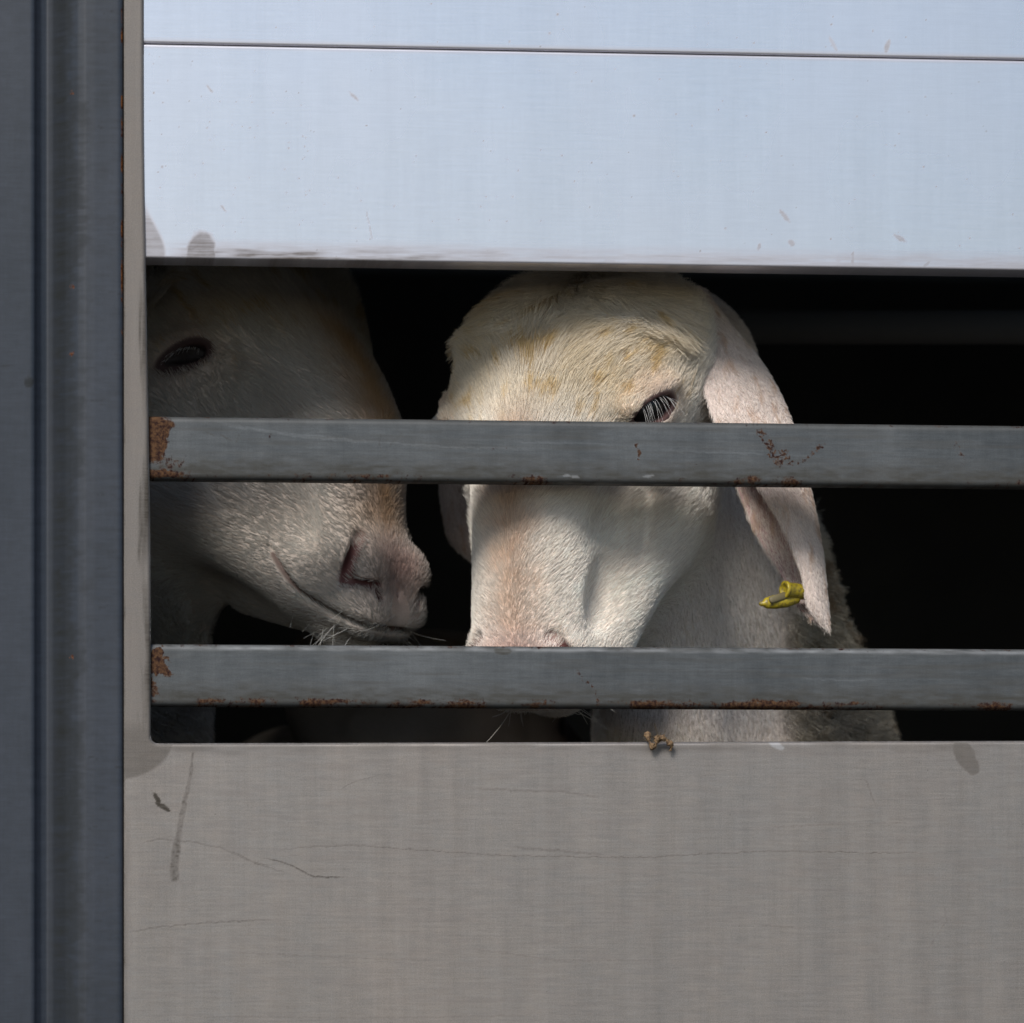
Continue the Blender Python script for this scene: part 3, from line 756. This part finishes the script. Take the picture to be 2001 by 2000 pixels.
def build_body(name, pose, extra, rng3, st, op, root, blend=70, shade_tint=1.0):
    """extra: list of capsules (p0,p1,r0,r1[,blend]) in px space; rng3: ((lo,a,b,hi) per axis)"""
    gx, gy, gz = [gaxis(*r_, st) for r_ in rng3]
    Xg, Yg, Zg = np.meshgrid(gx.astype(np.float32), gy.astype(np.float32), gz.astype(np.float32), indexing='ij')
    p = np.stack([Xg, Yg, Zg], -1)
    F = np.full(Xg.shape, 500.0, np.float32)
    cn = pose.canon(p)
    nearm = (cn[..., 0] > -120) & (cn[..., 0] < 1120) & (np.abs(cn[..., 1]) < 380) & (cn[..., 2] > -560) & (cn[..., 2] < 240)
    F[nearm] = head_sdf(cn[nearm], op) * pose.ks
    G_ = None
    for c in extra:
        dd = cap(p, c[0], c[1], c[2], c[3]); G_ = dd if G_ is None else smin(G_, dd, 110)
    if G_ is not None: F = smin(F, G_, blend)
    V, Q = surface_nets(F, gx, gy, gz)
    V = relax(V, Q, 2, .45)
    C = pose.canon(V)
    hd = head_sdf(C, op); onh = 1 - sstep(hd, 18, 60)
    V = V + 0
    col = base_color(C) * np.array([.86, .78, .74]); col = col * onh[:, None] + (np.array([.50, .44, .38]) * (1 + .25 * fbm(V / 60, 55)[:, None])) * (1 - onh[:, None])
    # bare skin of lids, mouth, nostrils
    e = C.copy(); e[:, 1] = np.abs(e[:, 1]); ed = e - EYE
    er = np.linalg.norm(ed, axis=1); es = ed @ ES; eu = ed @ EU; eo = ed @ EO
    lidm = (1 - sstep(np.hypot(es / (EL + 14), (eu + 2) / (op + 12)), .85, 1.15)) * (eo > 0) * onh
    col = col * (1 - lidm[:, None]) + np.array([.085, .045, .042]) * lidm[:, None]
    lidi = (1 - sstep(np.hypot(es / EL, (eu + 2) / op), .9, 1.02)) * (eo > 0) * onh; col = col * (1 - .75 * lidi[:, None])
    cm = -116 - 32 * np.clip(C[:, 0], 0, 230) / 225 - 24 * np.sin(np.pi * np.clip(C[:, 0], 0, 225) / 225)
    mm = .8 * (1 - sstep(np.abs(C[:, 2] - cm), 3, 9)) * (C[:, 0] < ML - 12) * onh; col = col * (1 - mm[:, None]) + np.array([.14, .07, .06]) * mm[:, None]
    nd = nosd(e); nm = (1 - sstep(nd, 13, 22)) * onh
    col = col * (1 - nm[:, None]) + np.array([.12, .04, .04]) * nm[:, None]
    o = mesh(name, P(V, pose.k), Q, M['skin'], root, attrs={'skin_color': col * shade_tint})
    vn, _ = vnormals(V, Q)
    return V, Q, vn, o

def bald(C, op):
    """0..1, where no hair grows (canonical)"""
    e = C.copy(); e[:, 1] = np.abs(e[:, 1]); ed = e - EYE; es = ed @ ES; eu = ed @ EU; eo = ed @ EO
    m = (np.hypot(es / (EL + 14), (eu + 2) / (op + 8)) < 1) & (eo > 0)
    nd = nosd(e); m |= nd < 14
    cm = -116 - 32 * np.clip(C[:, 0], 0, 230) / 225 - 24 * np.sin(np.pi * np.clip(C[:, 0], 0, 225) / 225)
    m |= (np.abs(C[:, 2] - cm) < 5) & (C[:, 0] < ML - 14)
    m |= np.linalg.norm((e - np.array([18, 0, -92])) / np.array([46, 34, 34]), axis=1) < 1
    return m

def head_flow(C):
    a, b_, c = C[:, 0], C[:, 1], C[:, 2]
    sg = np.tanh(b_ / 45)
    wa = 1 - 2 * sstep(a, 700, 800) * sstep(c, -120, -20)            # whorl: the hair behind it falls forward
    lat = .25 + .75 * sstep(a, 60, 200) * (1 - sstep(a, 420, 600)) * .9 + 1.1 * np.exp(-((a - 745) / 80) ** 2) * sstep(c, -120, -20) + .35 * sstep(a, 560, 640)
    v = np.stack([wa, sg * lat, -.35 * sstep(-c, 60, 200)], -1)
    q = C / 62.0
    v += .45 * np.stack([fbm(q, 1), fbm(q, 2), fbm(q, 3)], -1) * (.35 + .9 * sstep(a, 460, 600))[:, None]
    q = C / 20.0
    v += .26 * np.stack([vnoise(q, 4), vnoise(q, 5), vnoise(q, 6)], -1) * (.35 + .8 * sstep(a, 460, 600))[:, None]
    return v

def grow_head(V, Q, VN, pose, n, op, root, name='fur', wool=True, shade_tint=1.0):
    def dens(c, fn):
        C = pose.canon(c); on = 1 - sstep(head_sdf(C, op), 25, 70)
        f = sstep(-fn[:, 1], -.45, .05) * .97 + .03
        f *= 1 - .97 * sstep(c[:, 1], 1200, 1400)
        wz = wool(c, pose) if wool else 0
        return f * (on * 1.0 + (1 - on) * (.4 + .9 * wz)) * (1 - .97 * (c[:, 2] < -1600))
    r, nr = sample_surface(V, VN, Q, n, dens)
    C = pose.canon(r); keep = ~bald(C, op); r, nr, C = r[keep], nr[keep], C[keep]
    on = 1 - sstep(head_sdf(C, op) + 12 * fbm(r / 40, 9), 22, 60)
    a = C[:, 0]
    fl = head_flow(C) @ pose.B
    wl0 = (wool(r, pose) if wool else np.zeros(len(r)))
    bd = np.stack([(.25 + .9 * wl0) * vnoise(r / (50 - 24 * wl0[:, None]), 21), np.full(len(r), .1), -1 + (.3 + .8 * wl0) * vnoise(r / (50 - 24 * wl0[:, None]), 22)], -1)
    t = fl * on[:, None] + bd * (1 - on)[:, None] + rng.normal(0, .10, (len(r), 3))
    Lh = 15 + 12 * sstep(a, 150, 420) + 34 * sstep(a, 500, 700) * sstep(C[:, 2], -260, -60)
    eo_ = np.linalg.norm(C * np.array([1, 0, 1]) + np.stack([C[:, 0] * 0, np.abs(C[:, 1]), C[:, 0] * 0], -1) - EYE, axis=1); Lh = 13 + (Lh - 13) * sstep(eo_, 55, 170)
    wl = wool(r, pose) if wool else np.zeros(len(r)); Lw = 24 + 46 * wl
    L = (Lh * on + Lw * (1 - on)) * rng.uniform(.6, 1.25, len(r)) * pose.ks
    lift = .30 + .14 * sstep(a, 520, 700) * on + .42 * wl * (1 - on) + rng.uniform(-.08, .10, len(r))
    ph = 9 * fbm(r / 34, 31) + rng.uniform(-.3, .3, len(r))
    wv = (.5 + 1.2 * sstep(a, 520, 700)) * on + (1.5 + 14 * wl) * (1 - on)
    fr = .7 * on + (1.0 + 1.1 * (wl if wool else 0)) * (1 - on)
    K = 6
    p = strands(r, nr, t, L, lift, wv, ph, K=K, freq=fr)
    col = base_color(C); wc = np.array([.44, .395, .32]) * (1 + .3 * fbm(r / 45, 41)[:, None])
    brown = sstep(fbm(r / 38, 43), .12, .42)[:, None] * wl[:, None]; wc = wc * (1 - .8 * brown) + np.array([.16, .10, .05]) * .8 * brown
    wc = wc * wl[:, None] + WHITE * np.array([1.0, .98, 1.0]) * (1 - wl[:, None])
    col = col * on[:, None] + wc * (1 - on)[:, None]
    col = np.clip(col * shade_tint * rng.uniform(.78, 1.12, (len(r), 1)), .01, .92)
    s = np.linspace(0, 1, K)
    rad = (.66 + .35 * wl * (1 - on))[:, None] * (1 - .72 * s)[None] * rng.uniform(.75, 1.2, (len(r), 1))
    return curves(name, P(p, pose.k), rad * S, col, M['hair'], root)

def eyeball(pose, sgn, root, part='eye'):
    v = []; f = []; nu, nv = 28, 18
    for i in range(nv + 1):
        for j in range(nu):
            th = math.pi * i / nv; ph_ = 2 * math.pi * j / nu
            v.append([math.sin(th) * math.cos(ph_), math.sin(th) * math.sin(ph_), math.cos(th)])
    for i in range(nv):
        for j in range(nu): f.append([i * nu + j, i * nu + (j + 1) % nu, (i + 1) * nu + (j + 1) % nu, (i + 1) * nu + j])
    v = np.array(v) * (EYE_R - 1) + (EYE - EO * 1.5); v[:, 1] *= sgn
    return mesh(part, P(pose.to(v), pose.k), np.array(f), M['eye'], root)

def lashes(pose, sgn, op, root, n=90, down=(0.25, -.35, -1.0), L0=34, L1=62):
    s = rng.uniform(-.62, .98, n) * EL; alm = op * np.sqrt(np.clip(1 - (s / EL) ** 2, 0, 1))
    q = EYE + EO * (EYE_R + 1) * .98 + np.outer(s, ES) + np.outer(alm + 1 - (s / 46) ** 2 * 6, EU) - np.outer((s / 46) ** 2 * 16, EO)
    q[:, 1] *= sgn; r = pose.to(q)
    o = EO.copy(); o[1] *= sgn; ow = o @ pose.B; dn = unit(down)
    e = ES.copy(); e[1] *= sgn; ew = e @ pose.B
    L = rng.uniform(L0, L1, n); K = 7; t = np.linspace(0, 1, K)[None, :, None]
    fan = ew[None] * (s / 46)[:, None] * .45 + rng.normal(0, .10, (n, 3))
    p = r[:, None, :] + L[:, None, None] * (ow[None, None] * (.62 * t - .38 * t * t) + (dn[None, None] * (.25 * t + .6 * t * t)) + fan[:, None, :] * t)
    col = np.tile([.72, .71, .70], (n, 1)) * rng.uniform(.8, 1.1, (n, 1)); rad = np.tile((.33 - .22 * np.linspace(0, 1, K))[None], (n, 1))
    return curves('eyelashes', P(p, pose.k), rad * S, np.clip(col, 0, .95), M['hair'], root)

def whiskers(pose, n, root, seed):
    r_ = np.random.default_rng(seed); a = r_.uniform(0, 150, n); sg = r_.choice([-1, 1], n)
    q = np.stack([a, sg * r_.uniform(50, 85, n), r_.uniform(-190, -110, n)], -1)
    d = np.stack([r_.uniform(-.9, .1, n), sg * r_.uniform(.3, 1, n), r_.uniform(-1, .1, n)], -1); d /= np.linalg.norm(d, axis=1, keepdims=True)
    L = r_.uniform(35, 105, n); K = 8; t = np.linspace(0, 1, K)[None, :, None]
    cv = r_.normal(0, .45, (n, 3))
    p = q[:, None] + L[:, None, None] * (d[:, None] * t + cv[:, None] * t * t)
    rad = np.tile((.75 - .5 * np.linspace(0, 1, K))[None], (n, 1))
    return curves('whiskers', P(pose.to(p), pose.k), rad * S, np.tile([.7, .68, .64], (n, 1)), M['hair'], root)

def spline(tk, vals, t):
    """smooth interpolation of rows vals at knots tk"""
    vals = np.asarray(vals, float); tk = np.asarray(tk, float); m = np.gradient(vals, tk, axis=0)
    i = np.clip(np.searchsorted(tk, t) - 1, 0, len(tk) - 2); h = (tk[i + 1] - tk[i])[:, None]; u = ((t - tk[i]) / (tk[i + 1] - tk[i]))[:, None]
    return (2 * u**3 - 3 * u**2 + 1) * vals[i] + (u**3 - 2 * u**2 + u) * h * m[i] + (-2 * u**3 + 3 * u**2) * vals[i + 1] + (u**3 - u**2) * h * m[i + 1]

def ear(pose, rows, root, col_in, nh, name='ear', bulge=(22, 30), thick=6):
    """rows: list of (row, Ax, Adep, Bx, Bdep, Cx, Cdep): rear edge, front free edge, outer fold"""
    rows = np.array(rows, float); k = pose.k
    tk = rows[:, 0]; T = np.linspace(tk[0], tk[-1], 70); I = spline(tk, rows[:, 1:], T)
    nsec = 34; V = []
    u = np.linspace(0, 4, nsec)
    for r_, i in zip(T, I):
        A = SP(k, i[0], r_, i[1]); B_ = SP(k, i[2], r_, i[3]); C_ = SP(k, i[4], r_, i[5])
        wf = np.linalg.norm(C_ - B_); wr = np.linalg.norm(C_ - A)
        m1 = (B_ + C_) / 2 + np.array([0, -bulge[0] * min(1, wf / 60), 0]); m2 = (A + C_) / 2 + np.array([0, bulge[1] * min(1, wr / 90), 0])
        V.append(spline(np.arange(5.), np.stack([B_, m1, C_, m2, A]), u))
    V = np.array(V); nr_, ns_ = V.shape[:2]; V = V.reshape(-1, 3)
    V += (3.0 * fbm(V / 30, 88))[:, None] * np.array([.3, 1, .0])
    Q = grid_faces(nr_, ns_); vn, _ = vnormals(V, Q)
    tipf = np.repeat(np.clip((tk[-1] - T) / 60, .15, 1), ns_)[:, None]
    W = V + vn * thick * tipf; n0 = len(V)
    bidx = np.concatenate([np.arange(ns_), np.arange(1, nr_) * ns_ + ns_ - 1, (nr_ - 1) * ns_ + np.arange(ns_ - 2, -1, -1), np.arange(nr_ - 2, 0, -1) * ns_])
    bn = np.roll(bidx, -1); rimq = np.stack([bidx, bn, bn + n0, bidx + n0], 1)
    AV = np.concatenate([V, W]); AQ = np.concatenate([Q[:, ::-1], Q + n0, rimq])
    vn2, _ = vnormals(AV, AQ)
    sec = np.tile(np.tile(u, nr_), 2)
    n2 = fbm(AV / 26, 91); n3 = fbm(AV / np.array([12, 12, 60]), 92)
    inner = np.zeros(len(AV)); 
    cc = AV - np.array([0, 0, 0])
    skin = np.tile([.62, .52, .48], (len(AV), 1)); 
    stain = sstep(n3, .15, .5) * .6
    skin = skin * (1 - stain[:, None]) + np.array([.42, .24, .14]) * stain[:, None]
    if col_in is not None:
        inm = sstep(sec, 2.1, 2.5)[:, None]; skin = skin * (1 - inm) + np.array(col_in) * (1 + .25 * n3[:, None]) * inm
    o = mesh(name, P(AV, k), AQ, M['skin'], root, attrs={'skin_color': np.clip(skin, 0, .8)})
    if nh:
        def dens(c, fn): return sstep(-fn[:, 1], -.7, 0) + .05
        r, nr = sample_surface(AV, vn2, AQ, nh, dens)
        t = np.stack([.18 + .25 * vnoise(r / 40, 93), .1 * vnoise(r / 40, 94), np.full(len(r), -1.)], -1) + rng.normal(0, .12, (len(r), 3))
        L = rng.uniform(9, 20, len(r)); p = strands(r, nr, t, L, rng.uniform(.12, .34, len(r)), 1.0, rng.uniform(0, 6, len(r)), K=4)
        st = sstep(fbm(r / np.array([12, 12, 60]), 92), .15, .5)[:, None] * .55
        col = np.tile([.82, .74, .69], (len(r), 1)) * (1 - st) + np.array([.5, .30, .16]) * st; col *= rng.uniform(.8, 1.12, (len(r), 1))
        curves('fur', P(p, k), (.62 * (1 - .7 * np.linspace(0, 1, 4)))[None].repeat(len(r), 0) * S, np.clip(col, 0, .9), M['hair'], o)
    return o

FUR = float(os.environ.get('FUR', '1'))

# --- the middle sheep
k1 = 1 + 230 / DPX
mid = empty('sheep'); tag(mid, 'cream-faced sheep with lop ears and a yellow ear tag looking out between the rails', 'sheep', 'sheep in the trailer')
P1 = place(R(-30), R(75), 0, NOS[1], 1086, 1252, 104, k1, sn=.74)
ex1 = [(SP(k1, 1225, 800, 520), SP(k1, 1315, 1500, 620), 175, 118),
       (SP(k1, 1300, 740, 700), SP(k1, 1435, 1480, 930), 190, 268),
       (SP(k1, 1435, 1480, 930), SP(k1, 1400, 1580, 2600), 270, 330),
       (SP(k1, 1360, 1700, 900), SP(k1, 1360, 2300, 900), 75, 45), (SP(k1, 1360, 2300, 900), SP(k1, 1360, 2790, 900), 42, 42),
       (SP(k1, 1620, 1700, 1000), SP(k1, 1620, 2790, 1000), 75, 42), (SP(k1, 1400, 1700, 2500), SP(k1, 1400, 2740, 2500), 95, 42), (SP(k1, 1720, 1700, 2500), SP(k1, 1720, 2740, 2500), 95, 42)]
OP1, OP2 = 22.0, 15.0
V, Q, VN, ob = build_body('body', P1, ex1, ((700, 840, 1460, 2200), (20, 60, 640, 3100), (-2800, -1440, -500, -300)), 5.0, OP1, mid, blend=100)
grow_head(V, Q, VN, P1, int(300000 * FUR), OP1, mid, wool=lambda r, p: sstep(r[:, 0] + 18 * fbm(r / 40, 7), 1535, 1600) * sstep(r[:, 1], 300, 500))
for sg in (1, -1): eyeball(P1, sg, mid)
lashes(P1, 1, OP1, mid, 26, down=(.35, -.3, -1.0), L0=26, L1=68); lashes(P1, -1, OP1, mid, 60, down=(-.4, -.3, -.8))
whiskers(P1, 46, mid, 5)
e1 = ear(P1, [(560, 1322, 380, 1322, 360, 1372, 380), (630, 1342, 360, 1342, 318, 1424, 360), (720, 1370, 345, 1366, 262, 1496, 330), (830, 1396, 340, 1400, 232, 1549, 318), (950, 1438, 340, 1482, 232, 1581, 305),
              (1047, 1478, 335, 1538, 232, 1601, 295), (1130, 1528, 320, 1568, 238, 1612, 285), (1190, 1560, 295, 1582, 245, 1618, 275), (1228, 1608, 268, 1610, 258, 1621, 265)],
         mid, (.50, .34, .33), int(26000 * FUR))
ear(P1, [(800, 950, 760, 930, 700, 905, 730), (860, 955, 770, 915, 720, 880, 740), (930, 960, 770, 900, 730, 866, 745), (1000, 975, 770, 920, 740, 870, 750), (1070, 990, 765, 950, 745, 893, 755), (1105, 985, 760, 970, 750, 930, 755)],
    mid, None, int(7000 * FUR))

def eartag():
    k = k1; root = e1
    def ring(c, axis_, r1, r2, n=20):
        axis_ = unit(axis_); u = unit(np.cross(axis_, (0, .3, 1))); w_ = np.cross(axis_, u)
        return [c + u * r1 * math.cos(2 * math.pi * i / n) + w_ * r2 * math.sin(2 * math.pi * i / n) for i in range(n)]
    def loft(rings, n=20):
        v = np.array([p for r_ in rings for p in r_]); f = []
        for j in range(len(rings) - 1):
            for i in range(n): f.append([j * n + i, j * n + (i + 1) % n, (j + 1) * n + (i + 1) % n, (j + 1) * n + i])
        f.append(list(range(n))[::-1]); f.append([(len(rings) - 1) * n + i for i in range(n)]); return v, f
    c0 = SP(k, 1577, 1158, 262); c1 = SP(k, 1532, 1153, 236); ax = c1 - c0
    rs = [ring(c0 + ax * t, ax, r_, r_) for t, r_ in ((0, 15), (.5, 15.5), (.86, 16), (.9, 18), (1, 18), (1.02, 16.5), (1.02, 11), (.93, 10), (.93, 4))]
    v, f = loft(rs); VV = [v]; FF = list(f)
    a0 = SP(k, 1562, 1170, 256); a1 = SP(k, 1492, 1180, 222); ax = a1 - a0
    rs = [ring(a0 + ax * t + np.array([0, 0, z]), ax, r1, r2) for t, r1, r2, z in ((0, 5, 8, 4), (.05, 9, 12, 3), (.35, 11, 14, 0), (.7, 11, 14, 0), (.92, 9, 11, 0), (.98, 8, 8, 0), (1.0, 5, 5, 0), (1.08, 4.5, 4.5, 0), (1.11, 2.5, 2.5, 0))]
    v, f = loft(rs); n0 = sum(len(q) for q in VV); VV.append(v); FF += [[i + n0 for i in g] for g in f]
    b0 = SP(k, 1538, 1163, 236); b1 = SP(k, 1504, 1174, 214); ax = b1 - b0       # dirty slot on top
    rs = [ring(b0 + ax * t, ax, r1, r2) for t, r1, r2 in ((0, 2, 4), (.1, 4, 8), (.9, 4, 7), (1, 2, 4))]
    v, f = loft(rs); n0 = sum(len(q) for q in VV); nf = len(FF); VV.append(v); FF += [[i + n0 for i in g] for g in f]
    o = mesh('ear_tag', P(np.concatenate(VV), k), FF, M['tag'], root); o.data.materials.append(M['tagd'])
    for i, pl in enumerate(o.data.polygons): pl.material_index = 1 if i >= nf else 0
b = NB('ear_tag_slot'); b.set(Base_Color=(.12, .10, .05, 1), Roughness=.6); M['tagd'] = b.m
eartag()

# --- the left sheep
EARS[0] = False; EYE = np.array([604, 184, -86.]); EL = 31.0; ML = 226.0; TG = project([EYE - ES * 70 - EU * 10 + EO * 30, (450, 190, -150), (340, 160, -185)])
TAN[0] = ((.60, .38, .20), 62., .95)
k2 = 1 + 340 / DPX
lef = empty('sheep'); tag(lef, 'shadowed white sheep at the left post lowering its pink and tan nose', 'sheep', 'sheep in the trailer')
P2 = place(R(54), R(46), R(3), NOS[0] * (1, -1, 1), 708, 1046, 285, k2, 1.03, .92, 1.12, rn=72.)
ex2 = [(SP(k2, 330, 800, 560), SP(k2, 160, 1480, 720), 190, 170),
       (SP(k2, 100, 1500, 800), SP(k2, -900, 1560, 2000), 260, 420),
       (SP(k2, 368, 1330, 640), SP(k2, 368, 1900, 640), 34, 27), (SP(k2, 368, 1900, 640), SP(k2, 368, 2860, 640), 27, 36),
       (SP(k2, 60, 1700, 900), SP(k2, 60, 2820, 900), 80, 42), (SP(k2, -900, 1700, 2000), SP(k2, -900, 2750, 2000), 90, 42)]
V, Q, VN, ob = build_body('body', P2, ex2, ((-1500, 240, 880, 1000), (40, 110, 660, 2600), (-2900, -1480, -480, -300)), 5.0, OP2, lef, shade_tint=.55)  # shade on this white sheep is put into its skin colour
grow_head(V, Q, VN, P2, int(190000 * FUR), OP2, lef, wool=lambda r, p: .7 * (1 - sstep(r[:, 0], 330, 430)) * sstep(-r[:, 2], 900, 1150), shade_tint=.50)  # white coat darkened as a whole, painted shade rather than dirty wool
for sg in (1, -1): eyeball(P2, sg, lef)
lashes(P2, -1, OP2, lef, 50, down=(-.1, -.6, -.3), L0=20, L1=34)
whiskers(P2, 60, lef, 8)

# --- a third sheep, deep in the dark between them
k3 = 1 + 1300 / DPX
thr = empty('sheep'); tag(thr, 'barely visible sheep standing in the dark behind the other two', 'sheep', 'sheep in the trailer')
P3 = pose_from(R(150), R(20), 0, SP(k3, 1180, 1560, 1900), k3)
ex3 = [(SP(k3, 600, 1640, 1500), SP(k3, 800, 1700, 2300), 230, 250), (SP(k3, 800, 1700, 2300), SP(k3, 1040, 1600, 2600), 220, 150)]
for x, y in ((500, 1450), (680, 1450), (860, 2250), (980, 2100)): ex3.append((SP(k3, x, 1800, y), SP(k3, x, 2600, y), 90, 42))
V, Q, VN, ob = build_body('body', P3, ex3, ((200, 500, 800, 1900), (900, 1000, 2000, 2800), (-2900, -2000, -1250, -900)), 16.0, 14, thr, shade_tint=.3)  # skin colour darkened to paint in the dimness of the interior

# ---------------------------------------------------------------- dried grass wisp on the panel lip
def wisp():
    pts = []
    pth = [(1264, 1432, -2), (1266, 1447, -12), (1275, 1460, -14), (1281, 1452, -16), (1284, 1441, -15), (1292, 1443, -16), (1302, 1449, -16), (1310, 1458, -15), (1308, 1468, -12)]
    t = np.linspace(0, len(pth) - 1, 60); c = spline(np.arange(len(pth)), np.array(pth, float), t)
    r_ = np.random.default_rng(4); n = 10; V_ = []; F_ = []
    for i, q in enumerate(c):
        tan = c[min(i + 1, 59)] - c[max(i - 1, 0)]; tan = unit(tan); u = unit(np.cross(tan, (0, 0, 1.))); w2 = np.cross(tan, u)
        rad = (4.2 + 1.8 * math.sin(i * .55)) * (1 if i < 56 else .5)
        for j in range(n):
            a = 2 * math.pi * j / n; rr = rad * r_.uniform(.55, 1.5); V_.append(q + (u * math.cos(a) + w2 * math.sin(a)) * rr)
    for i in range(59):
        for j in range(n): F_.append([i * n + j, i * n + (j + 1) % n, (i + 1) * n + (j + 1) % n, (i + 1) * n + j])
    V_ = np.array(V_); v = wall(V_[:, 0], V_[:, 1], V_[:, 2])
    x = v[:, 0] * CW - v[:, 1] * SW; y = v[:, 0] * SW + v[:, 1] * CW; v[:, 0] = x; v[:, 1] = y
    b = NB('dried_dung_straw'); b.set(Roughness=.85); b.l(b.mix(b.ramp(b.noise((900, 900, 900), 3), .35, .65), (.05, .028, .015, 1), (.22, .14, .07, 1)), b.b.inputs['Base Color'])
    root = mesh('straw_wisp', v, F_, b.m, None)
    tag(root, 'small curl of dried brown straw caught on the lower panel lip', 'straw')
    # loose fibres
    pts = []
    for k in range(12):
        i = r_.integers(5, 55); q = c[i]; d = np.array([r_.uniform(-1, 1), r_.uniform(-1, .4), r_.uniform(-.8, 0)]); L = r_.uniform(10, 26) if k else 34
        s = np.linspace(0, 1, 6)[:, None]; e = q + d * L * s + np.array([r_.uniform(-8, 8), r_.uniform(-8, 8), 0]) * s * s; pts.append(e)
    pts = np.array(pts); w3 = wall(pts[..., 0], pts[..., 1], pts[..., 2])
    x = w3[..., 0] * CW - w3[..., 1] * SW; y = w3[..., 0] * SW + w3[..., 1] * CW; w3[..., 0] = x; w3[..., 1] = y
    curves('straw_fibre', w3, np.full(w3.shape[:2], .55 * S), np.tile([.20, .14, .08], (len(w3), 1)), M['hair'], root)
wisp()
